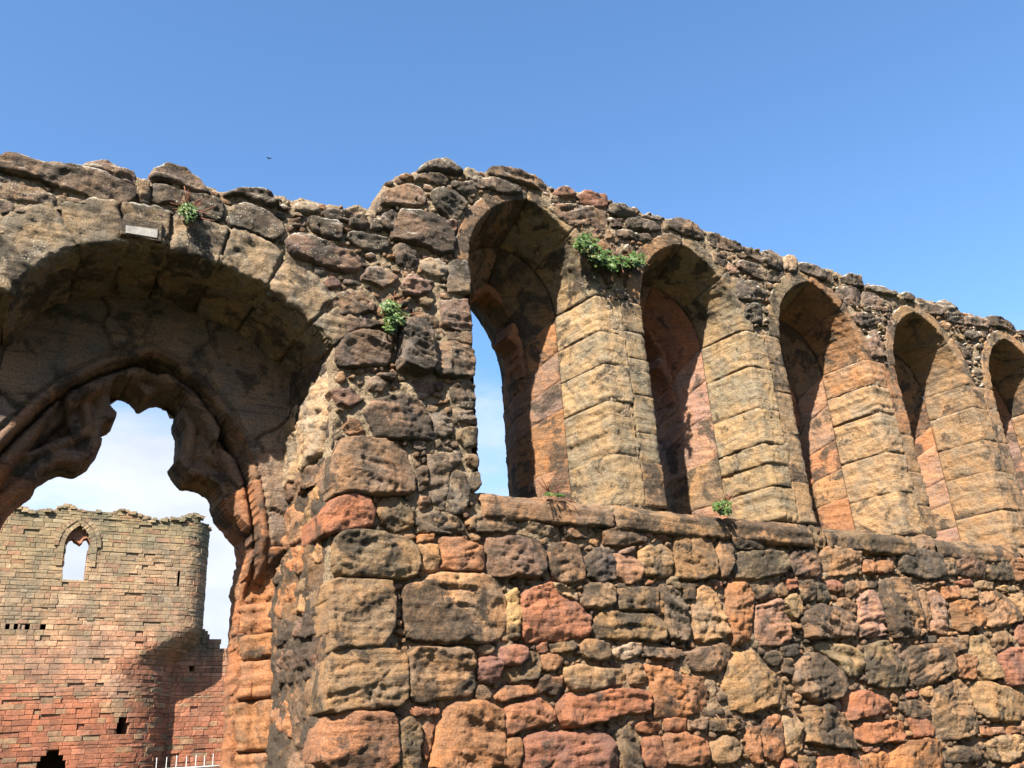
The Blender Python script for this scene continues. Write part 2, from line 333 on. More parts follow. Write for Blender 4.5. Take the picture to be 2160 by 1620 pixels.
# ------------------------------------------------------------------ stones of the wall face, read off one by one
# view, colour class, kind, how far proud (cm), edge rounding (cm): outline
FACE = '''
B r q 7 5:370,1085 375,960 430,870 560,835 660,870 700,960 680,1040 600,1060 440,1085 385,1100
C d q 9 4:195,130 440,118 720,190 740,330 700,425 480,420 220,415 190,340
C t q 9 5:165,450 230,425 560,430 585,560 580,740 500,850 300,860 175,885 160,700
C b q 8 4:150,895 300,862 640,870 655,1000 650,1220 420,1240 140,1275 135,1200
C o q 9 6:130,1300 300,1258 560,1255 610,1330 600,1660 110,1660
C b s 6 4:620,1310 690,1290 750,1340 765,1450 750,1640 600,1650
C o s 2 3:775,1310 840,1310 835,1400 800,1600 770,1600
C r s 4 2:680,1240 860,1230 870,1280 690,1285
C t s 9 7:640,480 690,460 760,440 800,400 900,375 1060,390 1200,410 1260,480 1290,600 1295,720 1250,810 1050,830 730,820 650,770 640,620
C t s 7 5:665,860 900,850 1070,870 1090,1000 1085,1150 950,1170 850,1180 750,1215 670,1200 660,1050
C o s 9 6:900,1240 980,1195 1080,1190 1200,1200 1270,1260 1285,1400 1270,1640 810,1640 840,1480 880,1320
C t s 5 2:745,190 830,183 860,200 860,360 760,365
C o s 4 2:745,150 830,145 830,175 745,180
C o s 7 3:870,165 1000,160 1140,220 1155,340 1130,380 1000,375 875,350
C n s 8 5:1160,170 1300,150 1500,180 1545,260 1545,380 1480,410 1250,405 1165,380
C b s 7 4:1560,200 1700,185 1750,200 1790,400 1770,440 1640,455 1570,400 1555,300
C k s 7 7:1800,280 1850,225 1930,225 1985,320 1980,420 1880,440 1800,400
C p s 6 6:1980,265 2100,260 2145,340 2130,440 2040,450 1990,400
C y s 6 4:1290,520 1350,480 1385,560 1390,700 1360,820 1310,800 1300,650
C r s 6 3:1380,510 1500,450 1580,440 1660,520 1740,560 1800,630 1830,660 1830,780 1720,800 1500,815 1400,825 1385,700
C c s 7 2:1580,445 1640,470 1730,520 1730,555 1640,510 1580,480
C t s 7 4:1790,450 1950,440 1975,500 1975,590 1870,605 1760,595 1745,560 1790,520
C d s 7 4:1990,480 2240,475 2250,560 2230,625 2000,610
D b s 7 4:525,660 590,625 700,640 880,640 960,690 980,780 950,825 760,800 570,805 520,770
C d s 5 3:1105,850 1170,825 1225,860 1210,900 1130,910
C m s 8 7:1110,930 1180,905 1250,920 1260,1000 1230,1070 1160,1090 1105,1040
C m s 8 7:1260,860 1330,840 1410,860 1425,920 1370,980 1290,980 1250,920
C b s 4 3:1420,890 1490,900 1500,1000 1480,1060 1340,1070 1270,1070 1290,1000 1400,970
C b s 5 3:1095,1110 1170,1105 1200,1150 1180,1190 1100,1185
C o s 6 4:1225,1170 1280,1110 1400,1100 1490,1120 1480,1150 1330,1180 1250,1195
C o s 6 5:1480,1060 1540,1025 1640,1040 1650,1100 1600,1160 1500,1150
C r s 7 5:1280,1230 1400,1190 1540,1175 1590,1250 1600,1340 1400,1380 1300,1410 1280,1350
D r s 9 6:290,1220 360,1140 420,1170 520,1150 640,1125 780,1115 870,1130 890,1200 870,1280 700,1290 560,1320 400,1365 310,1350
C o s 6 4:1280,1440 1370,1430 1385,1480 1370,1640 1275,1640
C m s 9 7:1400,1470 1440,1400 1700,1390 1900,1400 1970,1450 1985,1600 1980,1700 1390,1700
D b s 7 4:650,1390 740,1350 790,1400 820,1540 825,1640 680,1640
D r s 7 5:830,1430 920,1405 960,1480 970,1640 840,1640 820,1520
C r s 4 2:1490,850 1550,830 1560,890 1500,900
C o s 6 4:1500,910 1620,905 1660,940 1600,1000 1510,1005
C b s 6 3:1560,830 1700,820 1750,850 1700,890 1580,900
C b s 7 4:1750,820 1900,815 1940,870 1940,920 1850,940 1780,920
D c s 6 3:625,880 730,830 830,825 840,890 720,925 640,920
D t s 7 5:340,1000 420,970 560,985 680,990 740,1020 720,1090 560,1120 400,1130 340,1070
D b s 5 3:730,960 800,930 850,980 860,1060 810,1110 750,1090
D d s 6 2:850,850 1080,860 1100,910 980,930 860,905
D o s 5 3:850,960 930,975 990,1000 1100,1040 1270,1050 1300,1100 1320,1230 1200,1270 1000,1295 920,1300 890,1180 870,1060
D b s 7 3:1100,890 1200,860 1340,840 1385,860 1370,960 1310,1005 1170,1005 1120,950
D t s 8 4:1380,930 1450,880 1530,860 1580,920 1640,1000 1720,1060 1760,1120 1750,1200 1600,1240 1480,1270 1400,1260 1350,1100
D d s 9 5:1800,960 1880,880 1980,920 2080,1000 2115,1100 2060,1180 1920,1210 1830,1150 1780,1060
D y s 6 4:810,250 860,210 980,210 1030,260 1020,380 950,415 850,400 815,330
D b s 7 4:1040,160 1100,130 1230,140 1280,180 1295,300 1280,410 1150,430 1050,410 1030,300
D b s 6 4:1300,180 1380,170 1400,260 1390,400 1310,405
D b s 5 3:1400,170 1530,150 1590,190 1590,235 1450,238 1400,220
D v s 7 4:1410,250 1600,240 1720,250 1755,360 1700,400 1500,435 1410,410
D n s 6 4:1780,240 1900,230 1950,290 1955,400 1850,405 1780,390
E t s 7 4:870,240 960,210 1100,220 1140,260 1135,390 1000,410 890,400
D p s 5 2:690,240 780,220 785,250 690,260
D o s 4 2:850,425 910,425 905,460 850,460
D b s 4 1:680,455 800,455 800,475 680,475
D y s 6 3:990,440 1030,395 1075,440 1070,490 1000,460
D d s 7 3:930,460 980,450 1060,500 1110,580 1130,700 1140,810 1060,820 1000,790 980,640
D t s 4 2:930,560 970,560 980,640 940,640
D b s 5 2:1085,455 1160,450 1160,560 1100,550
D t s 6 3:1160,500 1220,450 1280,490 1310,560 1350,680 1380,790 1180,825 1165,700 1150,600
D r s 5 3:1290,440 1325,430 1340,470 1295,485
D o s 7 4:1360,500 1380,440 1460,435 1520,480 1530,580 1520,720 1530,800 1400,845 1380,720 1360,620
D b s 5 3:1520,460 1600,460 1670,480 1670,540 1580,560 1530,540
D n s 5 3:1670,490 1720,450 1750,480 1750,530 1690,540
D r s 5 3:1750,430 1800,430 1810,480 1760,490
D d s 6 3:1820,440 1900,435 1930,500 1925,560 1860,570 1830,510
D p s 6 3:1540,600 1680,560 1720,600 1760,700 1770,800 1700,840 1570,850 1540,700
D y s 6 3:1720,560 1790,510 1840,540 1850,620 1800,690 1760,640
D k s 5 4:1700,850 1800,840 1830,880 1790,920 1720,910
D d s 5 3:1710,920 1770,930 1790,990 1770,1040 1720,1010
D b s 5 3:1600,890 1690,880 1710,920 1680,970 1640,970
D r s 6 3:980,1310 1110,1300 1115,1390 990,1385
D b s 4 2:1120,1310 1250,1310 1240,1370 1130,1370
D b s 5 3:1250,1310 1400,1310 1470,1350 1400,1390 1260,1380
D r s 7 4:950,1420 1100,1390 1160,1420 1240,1470 1240,1600 1000,1610 960,1530
D t s 6 4:1260,1450 1400,1410 1480,1470 1440,1580 1270,1600
D o s 6 4:1490,1350 1560,1360 1590,1500 1600,1600 1540,1610 1500,1500
D o s 7 4:1600,1290 1690,1290 1715,1450 1710,1570 1620,1570 1590,1420
D t s 7 4:1710,1300 1820,1300 1850,1440 1830,1530 1750,1545 1720,1450
E d s 8 5:780,1240 920,1220 1000,1280 1080,1380 1110,1500 980,1500 870,1470 780,1450
D r s 4 2:790,1340 950,1330 955,1370 850,1400 800,1395
E o s 5 2:1140,215 1190,200 1190,240 1140,250
E b s 5 2:1200,220 1290,220 1300,260 1210,265
E o s 5 2:1300,225 1380,225 1380,265 1310,270
E o s 6 3:1150,310 1220,305 1230,380 1160,395
E o s 6 3:1230,310 1320,310 1325,380 1240,390
E k s 8 6:1370,270 1420,235 1540,230 1620,280 1650,360 1640,420 1500,425 1390,370
E d s 6 3:1640,240 1720,240 1750,330 1745,410 1660,410 1650,340
E n s 7 4:1730,260 1800,250 1900,255 1915,340 1910,420 1770,400 1730,340
E g s 7 4:1900,290 1950,265 2060,290 2085,430 1960,435 1915,380
E o s 7 4:2060,300 2120,285 2160,300 2220,300 2220,430 2090,440
E b s 5 3:1020,450 1090,435 1110,500 1060,545 1030,500
E t s 5 2:1110,440 1180,440 1190,480 1130,490
E m s 5 2:930,430 1010,440 1020,490 950,510
E g s 5 3:850,440 900,435 940,500 945,565 880,575 860,510
E b s 6 4:990,550 1050,540 1100,590 1105,650 1040,640 990,600
E d s 9 5:750,660 870,580 930,600 1000,600 1080,650 1110,720 1090,790 960,800 800,805 770,730
E p s 6 3:1110,560 1180,490 1240,500 1260,620 1270,780 1130,790 1110,680
E b s 8 5:1250,420 1380,410 1460,440 1500,500 1530,700 1530,790 1400,805 1330,790 1280,600
E b s 5 2:1500,500 1550,500 1570,740 1540,750 1520,600
E p s 6 3:1540,520 1590,490 1640,520 1680,640 1700,770 1590,780 1560,640
E b s 4 1:1490,460 1640,440 1650,470 1560,480
E r s 4 1:1730,435 1850,435 1860,460 1740,460
E y s 5 2:1860,440 1970,440 1970,490 1870,480
E y s 4 1:1980,480 2100,465 2160,480 2080,505
E o s 5 3:1640,480 1750,470 1770,540 1660,550
E b s 5 3:1770,490 1850,480 1865,540 1780,545
E o s 7 4:1700,570 1800,555 1880,570 1920,650 1930,730 1800,755 1710,720
E t s 6 4:1870,520 1960,500 2060,540 2130,620 2150,690 2040,720 1940,740 1900,620
E t s 6 4:2070,530 2160,510 2200,600 2160,680 2120,600
E t s 5 3:1960,780 2040,740 2100,790 2060,860 2000,880
E r s 6 3:2110,720 2200,700 2200,840 2120,830
E b s 6 3:1640,800 1810,780 1820,860 1720,885 1660,850
E g s 4 2:1540,780 1610,780 1615,830 1550,825
E t s 7 4:1830,790 1900,780 1960,810 1980,900 2030,1050 1920,1060 1870,1000 1840,900
E o s 5 3:1730,920 1850,895 1870,960 1865,1060 1740,1050
E m s 8 5:2000,900 2100,860 2200,850 2200,1100 2080,1100 2030,1000
E b s 8 4:1420,850 1560,840 1680,850 1720,930 1720,1020 1600,1080 1450,1095 1420,980
E v s 8 4:1160,850 1280,810 1340,880 1400,960 1430,1050 1420,1110 1280,1120 1180,1080 1160,960
E y s 7 4:830,850 900,825 1060,840 1140,890 1150,1000 1080,1060 1020,1020 960,930
E b s 4 2:1340,830 1410,830 1420,940 1370,920
E r s 7 4:1030,1160 1100,1135 1240,1150 1310,1200 1360,1260 1200,1290 1060,1320 1030,1250
E b s 5 3:1380,1200 1530,1190 1575,1250 1560,1310 1430,1290 1390,1250
E r s 7 4:1110,1340 1280,1325 1400,1330 1425,1420 1390,1450 1200,1460 1110,1430
E r s 6 4:1430,1310 1540,1310 1595,1370 1580,1410 1480,1420
E t s 9 5:1580,1150 1640,1100 1760,1060 1810,1110 1860,1280 1890,1390 1800,1420 1660,1440 1600,1400 1590,1280
E t s 8 5:1820,1100 1900,1070 2020,1090 2100,1130 2180,1150 2180,1320 2000,1330 1900,1290 1850,1200
E o s 8 5:1330,1490 1480,1440 1560,1430 1650,1470 1690,1540 1690,1660 1300,1660
E b s 6 4:1690,1500 1800,1470 1890,1460 1910,1560 1800,1590 1700,1590
E t s 7 5:1930,1460 2040,1410 2130,1420 2145,1530 2060,1590 1960,1570
E o s 4 2:1900,1360 1960,1360 1970,1410 1900,1415
E p s 4 2:1970,1365 2040,1365 2050,1400 1980,1400
E o s 4 2:2060,1360 2160,1360 2180,1400 2070,1400
E t s 5 3:1520,1120 1580,1100 1600,1140 1570,1170 1530,1160
E r s 4 2:1440,1140 1500,1135 1510,1165 1440,1170
E m s 5 2:1140,1490 1240,1480 1240,1520 1150,1525
E r s 7 4:860,1570 960,1540 1100,1545 1150,1600 1150,1660 860,1660
E o s 5 3:1150,1540 1320,1520 1330,1620 1180,1640
E r s 5 3:640,1570 700,1560 740,1620 640,1640
E b s 5 3:740,1550 840,1550 850,1640 760,1640
E b s 4 2:780,1510 880,1510 890,1540 800,1545
E o s 6 3:2080,1600 2180,1580 2200,1680 2060,1680
C b s 5 3:1030,60 1100,20 1250,25 1340,60 1350,110 1200,130 1080,110
C v s 4 2:1360,70 1500,60 1640,110 1640,155 1450,150 1360,130
C m s 4 1:1570,35 1860,45 1860,75 1580,60
C n s 6 3:1890,120 1980,100 2140,130 2180,180 2040,210 1920,200
C b s 4 2:1660,90 1800,95 1810,160 1680,150
D r s 4 1:570,60 800,70 810,95 580,90
D p s 4 2:840,110 880,100 890,160 850,150
D r s 4 2:910,140 980,130 990,180 920,180
C v s 5 3:720,20 900,0 1010,50 1040,120 900,140 750,130
B d q 10 4:480,500 560,485 760,500 940,570 960,700 950,830 860,850 700,850 560,830 420,860 410,700 430,600
B d s 6 5:730,870 860,860 940,930 960,1020 910,1080 800,1070 720,1000
B b s 7 4:680,250 820,215 960,235 1020,290 1050,360 1060,440 1100,470 1090,510 960,500 840,490 700,470 670,400 640,330
B v s 5 3:1060,330 1130,320 1190,400 1190,440 1130,480 1080,450
B t j 6 4:1165,170 1200,125 1320,135 1335,220 1330,310 1250,300 1190,280 1165,220
B t j 5 2:1200,310 1320,320 1345,370 1340,410 1230,380
B y j 5 3:1210,440 1270,420 1345,420 1350,530 1280,550 1220,500
B y j 5 2:1270,600 1345,590 1355,690 1290,660
B v s 5 4:1040,600 1130,590 1240,570 1240,640 1180,680 1170,800 1140,940 1080,930 1040,800
B b s 5 3:980,680 1020,670 1025,760 990,780
B v s 5 4:1180,720 1240,690 1300,750 1300,880 1240,970 1180,980 1160,880
B b s 5 3:980,850 1050,860 1060,900 990,940 975,900
B v s 4 3:980,970 1100,960 1230,1010 1260,1060 1100,1090 970,1080
B t s 6 3:650,130 700,100 760,160 750,200 660,190
B m s 2 2:890,130 1080,90 1080,200 1000,230 930,220 860,160
B b s 8 1:710,80 830,90 820,115 720,110
B v j 5 2:1310,720 1360,700 1362,800 1310,830
B b s 4 2:950,510 1020,510 1030,560 960,555
A n s 8 4:800,560 870,410 960,430 1130,480 1200,570 1190,690 1110,700 960,650 810,595
A b s 5 3:740,450 850,412 830,540 800,560 740,520
A t c 7 5:740,320 780,290 900,255 1010,290 1020,380 980,400 860,385 740,400
A g s 6 4:1060,290 1150,285 1290,360 1240,470 1210,490 1100,430 1055,370
A g c 9 7:960,190 1000,140 1080,95 1160,95 1230,140 1260,190 1240,210 1160,195 1080,180
A b c 7 3:940,240 960,200 1050,185 1160,220 1165,260 1080,260 990,225
A v s 5 2:1170,240 1300,250 1350,320 1310,340 1240,310
A c c 7 4:1260,160 1330,170 1360,210 1350,250 1280,230
A v s 5 2:1290,240 1480,220 1620,280 1615,320 1540,330 1420,290 1310,270
A b c 9 4:1410,190 1430,155 1540,165 1680,195 1790,250 1810,300 1740,295 1600,245 1430,210
A r s 4 2:1145,485 1220,490 1220,550 1160,530
A g s 6 3:820,650 900,640 960,690 970,760 920,800 830,750
A c s 6 4:990,740 1080,730 1150,780 1160,830 1060,850 1000,800
A p s 7 3:860,900 920,830 1000,870 1060,940 960,955 870,945
A v j 6 3:1160,760 1190,740 1280,745 1300,850 1295,950 1230,950 1160,940
A o j 6 3:1115,1000 1290,985 1300,1100 1310,1190 1200,1190 1120,1150
A b j 8 4:1070,1280 1150,1265 1310,1290 1330,1400 1325,1490 1200,1490 1070,1470
A b j 5 2:1150,1200 1310,1200 1315,1270 1160,1250
A g s 15 4:850,1190 900,1145 1030,1150 1050,1300 1060,1450 940,1460 830,1430
A n s 8 4:140,610 200,575 350,610 540,700 620,740 610,800 540,830 380,780 200,720 140,670
A g s 5 3:260,480 330,465 490,510 500,590 480,610 330,570
A g s 6 3:520,560 700,580 780,600 790,680 700,680 600,660 510,600
A g s 5 3:530,490 590,450 650,480 650,540 540,530
A g c 6 3:660,480 720,480 745,540 670,545
A b s 6 2:610,850 660,790 740,800 860,850 800,900 740,915 620,870
A d s 4 2:490,870 580,870 640,910 560,905
A r s 4 3:390,870 440,850 490,900 450,925 400,900
A b s 6 4:390,1040 480,940 640,935 700,970 700,1060 600,1085 480,1090 410,1080
A b s 6 3:430,1100 700,1095 740,1150 640,1180 520,1190
A n s 8 4:450,1300 540,1200 740,1185 800,1300 790,1410 640,1410 480,1420 450,1380
A g s 4 2:310,780 380,790 400,850 320,830
A b s 4 1:850,1000 910,1000 905,1025 850,1020
A t s 4 1:1060,880 1140,900 1150,920 1080,910
A b s 4 2:1060,1180 1140,1190 1140,1250 1060,1230
L v v 6 3:-250,640 0,500 230,445 440,415 505,640 480,700 240,735 80,825 20,740
L v v 6 3:445,410 740,400 760,560 790,610 740,660 560,665 508,640
L g v 6 3:760,480 1080,480 1100,560 1065,690 905,672 800,655 775,600
L g v 6 3:1110,470 1415,540 1390,765 1240,720 1070,690
L g v 6 3:1420,550 1770,700 1690,900 1540,840 1390,780
L g v 6 3:1790,720 2110,960 1980,1120 1840,1010 1695,915
A b v 6 3:300,1130 385,1060 430,1130 450,1200 450,1290 440,1400 360,1240
L d c 9 5:-200,60 0,100 40,70 130,80 250,130 420,145 500,170 640,180 740,240 860,280 870,340 800,380 700,390 560,330 380,280 200,220 0,190 -200,160
L b c 6 5:500,160 560,115 680,110 760,150 860,170 870,260 800,250 740,225 640,170
L b c 9 6:950,200 980,150 1060,130 1180,160 1270,220 1320,300 1340,325 1240,310 1100,250 960,225
L g s 6 4:960,260 1060,250 1180,310 1330,330 1420,380 1430,450 1400,490 1260,480 1130,380 970,370
L v s 5 3:890,230 955,260 950,370 890,360
L b c 9 6:1420,330 1500,295 1640,285 1720,320 1775,390 1720,405 1600,370 1540,330
L g s 6 4:1440,480 1540,370 1680,410 1800,500 1810,570 1740,630 1600,560 1470,515
L c c 7 3:1870,405 1890,375 2010,380 2025,435 1880,430
A g c 6 4:370,440 400,420 450,415 580,450 600,480 520,490 400,480
L v s 5 3:-200,150 0,205 150,230 340,330 370,360 360,395 200,380 0,345 -200,320
L b s 4 2:380,340 500,360 620,385 560,390 390,370
L b s 4 2:0,370 70,380 80,430 0,450
L b s 4 2:80,380 220,400 225,440 90,435
L b s 4 2:880,400 1000,405 1080,450 1020,470 890,440
L b s 4 2:1840,480 1900,480 1930,510 1860,520
F b s 5 3:220,150 400,150 560,170 610,250 600,320 480,310 330,250
F r c 8 5:260,75 310,35 360,40 420,100 300,110
F r c 7 4:430,90 460,65 520,80 600,90 610,150 540,170 440,130
F g c 6 3:615,150 690,145 760,190 790,225 700,225 620,200
F b s 4 2:640,230 700,240 700,290 630,290
F d s 6 3:720,240 820,230 930,270 970,300 880,325 740,300
F d c 6 2:830,220 870,200 970,240 930,250
F d c 8 4:980,250 1060,240 1170,280 1220,330 1225,380 1100,345 990,300
F b s 5 2:640,310 760,320 900,350 900,380 760,375 660,350
F b c 7 4:1240,340 1290,335 1380,370 1460,410 1450,450 1380,450 1250,410
F b c 6 3:1470,420 1580,470 1590,520 1500,480
F g c 7 4:1590,450 1640,440 1720,490 1730,570 1640,550 1590,510
F c c 7 3:1720,480 1810,475 1810,570 1740,570
F b c 8 4:1820,520 1900,530 2010,580 2050,650 1940,620 1830,570
F b s 5 3:1430,500 1540,520 1660,590 1665,640 1560,620 1440,560
F b s 4 2:1280,450 1360,490 1350,540 1290,510
F p s 4 2:1370,500 1430,540 1430,590 1380,570
F d s 6 3:1410,620 1560,640 1620,690 1600,760 1510,760 1440,740
F k s 6 4:1490,780 1580,780 1590,900 1520,900 1480,860
G b c 8 5:1000,135 1050,115 1120,130 1140,190 1080,190 1010,165
G b s 5 3:980,200 1060,190 1140,220 1135,310 1040,310 990,250
G d s 5 3:1150,220 1250,240 1330,300 1320,350 1220,340 1150,290
G v c 7 3:1150,190 1260,185 1360,240 1350,255 1220,225
G b c 7 4:1370,240 1420,220 1470,260 1460,290 1380,265
G b s 5 3:1490,300 1560,290 1660,330 1660,370 1530,350
G v c 7 3:1610,290 1660,275 1760,350 1790,430 1680,410
G d c 6 3:1790,385 1880,380 1950,420 1940,450 1800,430
G b c 7 3:1920,390 1960,375 2060,410 2120,460 2110,480 1960,430
G b c 7 3:2130,460 2200,480 2260,530 2150,500
G b s 5 3:1060,360 1200,360 1280,410 1200,440 1110,440
G p s 5 3:1180,480 1230,460 1290,560 1290,640 1220,640 1190,560
G b s 4 2:1740,540 1800,570 1830,640 1790,640
G g s 5 3:1790,470 1870,470 1880,520 1810,520
'''
KIND = dict(s='rubble_stone', q='quoin', v='voussoir', c='coping_stone', j='jamb_stone')
def onlow(p): return np.mean([q_[1] for q_ in p]) < 3.05
for ln in FACE.strip().splitlines():
    a, pts = ln.split(':'); cr, cl, kd, h, rad = a.split()
    if kd == 'v': continue
    poly = uv(cr, pts)
    deep = dict(s=.08, q=.32, v=.30, c=.40, j=.16)[kd]
    if not onlow(poly) and kd != 'q': c4 = colour(cl); gr = .3 * (c4[0] + c4[1] + c4[2]) / 3; cl_ = tuple((v * .7 + gr) * .84 for v in c4[:3]) + (min(1, c4[3] + .04),)
    else: cl_ = cl
    stone(KIND[kd], poly, cl_, (float(h) / 100 * (.80 if onlow(poly) else .72 if kd != 'c' else .6) if h != '15' else .12), .013 if kd == 'v' else float(rad) / 100, .75 if kd == 'v' else 1.0, deep, tilt=.10 if kd == 's' else .03,
          strat=1.35 if cl in 'bdn' and kd in 'qs' and rng.random() < .5 else None)

# ------------------------------------------------------------------ openings
def resamp(pts, res):
    pts = np.asarray(pts, float); L = np.r_[0, np.linalg.norm(np.diff(pts, axis=0), axis=1).cumsum()]
    n = max(3, int(L[-1] / res) + 1); t = np.linspace(0, L[-1], n)
    return np.stack([np.interp(t, L, pts[:, i]) for i in range(pts.shape[1])], 1)
ARCH = np.array([(-.035, 3.90), (-.029, 3.963), (.041, 4.076), (.13, 4.175), (.241, 4.254), (.443, 4.336), (.637, 4.362), (.80, 4.350), (.947, 4.322), (1.10, 4.29), (1.222, 4.245), (1.345, 4.18), (1.453, 4.098), (1.55, 4.02), (1.635, 3.93)])
W0, WS, HW, ZS, ZA, SILL = 2.58, 1.468, .515, 4.74, 5.395, 3.16
NWIN = 6
def arc_pt(f, hw, zs, za):
    hh = za - zs; Rr = (hw * hw + hh * hh) / (2 * hw); th = math.acos(np.clip((Rr - hw) / Rr, -1, 1))
    return hw - Rr + Rr * np.cos(f * th), zs + Rr * np.sin(f * th)
def win_poly(k, o=0.):
    c = W0 + WS * k + HW; f = np.linspace(0, 1, 8); x, z = arc_pt(f, HW + o, ZS, ZA + o)
    return [(c + HW + o, SILL - .02)] + [(c + a, b) for a, b in zip(x, z)] + [(c - a, b) for a, b in zip(x[::-1][1:], z[::-1][1:])] + [(c - HW - o, SILL - .02)]
MAIN = [(-.04, 1.2)] + [tuple(p) for p in ARCH] + [(1.64, 1.2)]
LEFT = [(-1.78, 1.2)] + [(-.11 - p[0], p[1]) for p in ARCH[::-1]] + [(-.03, 3.9), (-.03, 1.2)]
TOPPX = [(-420, 330), (0, 352), (90, 350), (250, 385), (440, 412), (600, 432), (800, 455), (812, 400), (870, 372), (930, 362), (1000, 372), (1100, 380), (1170, 408), (1280, 428), (1400, 472), (1500, 503), (1600, 537), (1700, 562), (1800, 597), (1900, 627), (2000, 655), (2100, 687), (2160, 704)]
TOP = np.array([onwall(x, y, 0) for x, y in TOPPX] + [(10.5, 5.58), (12.5, 5.55)])
def ztop(u): return np.interp(u, TOP[:, 0], TOP[:, 1]) + .055
U0, U1 = -2.4, 12.
A2 = resamp(ARCH, .012)
AN = np.stack([-np.gradient(A2[:, 1]), np.gradient(A2[:, 0])], 1); AN = np.stack([np.convolve(np.pad(AN[:, i], 14, mode='edge'), np.ones(29) / 29, 'valid') for i in (0, 1)], 1); AN /= np.linalg.norm(AN, axis=1, keepdims=True)
COVER.append(np.concatenate([A2[::4], (A2 + AN * .30)[::4][::-1]]))
# small coursed rubble where the wall goes on outside the picture
def in_any(u, z, m=0.):
    for p in COVER:
        lo, hi = p.min(0) - m, p.max(0) + m
        if lo[0] < u < hi[0] and lo[1] < z < hi[1] and sdf(p, np.array([u]), np.array([z]))[0] > -m: return True
    return False
def open_d(U, Z):
    d = sdf(MAIN, U, Z)
    d = np.maximum(d, sdf(LEFT, U, Z))
    for k in range(NWIN): d = np.maximum(d, sdf(win_poly(k, .03), U, Z))
    return d
cov = None
GR = .015
gu = np.arange(U0, U1, GR); gz = np.arange(0, 6.1, GR); GU, GZ = np.meshgrid(gu, gz, indexing='ij')
OPEN = open_d(GU, GZ)
def coverage():
    c = np.full(GU.shape, -.2)
    for p in COVER:
        lo, hi = p.min(0) - .2, p.max(0) + .2
        a, b = np.searchsorted(gu, (lo[0], hi[0])); e, f = np.searchsorted(gz, (lo[1], hi[1]))
        if b > a and f > e: c[a:b, e:f] = np.maximum(c[a:b, e:f], sdf(p, GU[a:b, e:f], GZ[a:b, e:f]))
    return c
cov = coverage()
# reserved strips: pier fronts, arch rings, sill course
RES = np.full(GU.shape, -1.)
for k in range(NWIN):
    RES = np.maximum(RES, sdf(win_poly(k, .15), GU, GZ))
RES = np.maximum(RES, np.where((GU > 2.9) & (GZ > 2.99) & (GZ < 4.74), .05, -1)); RES = np.maximum(RES, np.where((GU > 2.52) & (GZ > 2.98) & (GZ < 3.18), .05, -1))
def at_grid(Gd, u, z):
    i = int(np.clip((u - U0) / GR, 0, len(gu) - 1)); j = int(np.clip(z / GR, 0, len(gz) - 1)); return Gd[i, j]
z = .0
row = 0
while z < 5.7:
    hgt = rng.uniform(.13, .30); u = U0 + rng.uniform(0, .2)
    while u < U1:
        wd = rng.uniform(.14, .46) * (1 if hgt > .18 else .8)
        cu, cz = u + wd / 2, z + hgt / 2
        pts = [(cu + a * (wd / 2 - .012), cz + b * (hgt / 2 - .012)) for a, b in ((-1, -.7), (-.6, -1), (.5, -1), (1, -.6), (1, .5), (.6, 1), (-.4, 1), (-1, .6))]
        ok = all(at_grid(cov, p[0], p[1]) < -.005 and at_grid(OPEN, p[0], p[1]) < -.01 and at_grid(RES, p[0], p[1]) < 0 for p in pts + [(cu, cz)]) and cz + hgt * .45 < ztop(cu) and all(at_grid(cov, cu + a * wd * .3, cz + b * hgt * .3) < -.005 for a in (-1, 0, 1) for b in (-1, 0, 1))
        if ok:
            px = [(p[0] + rng.uniform(-.018, .018), p[1] + rng.uniform(-.018, .018)) for p in pts]
            vis = cz > 1.25 and cu < 9.6
            cl = rng.choice(list('oorttbdpn')) if cz < 3 else rng.choice(list('bbgvnd'))
            stone('rubble_stone', px, cl, rng.uniform(.03, .065), rng.uniform(.02, .045), res=.0115 if vis else .03)
        u += wd + rng.uniform(0, .02)
    z += hgt
cov = coverage()
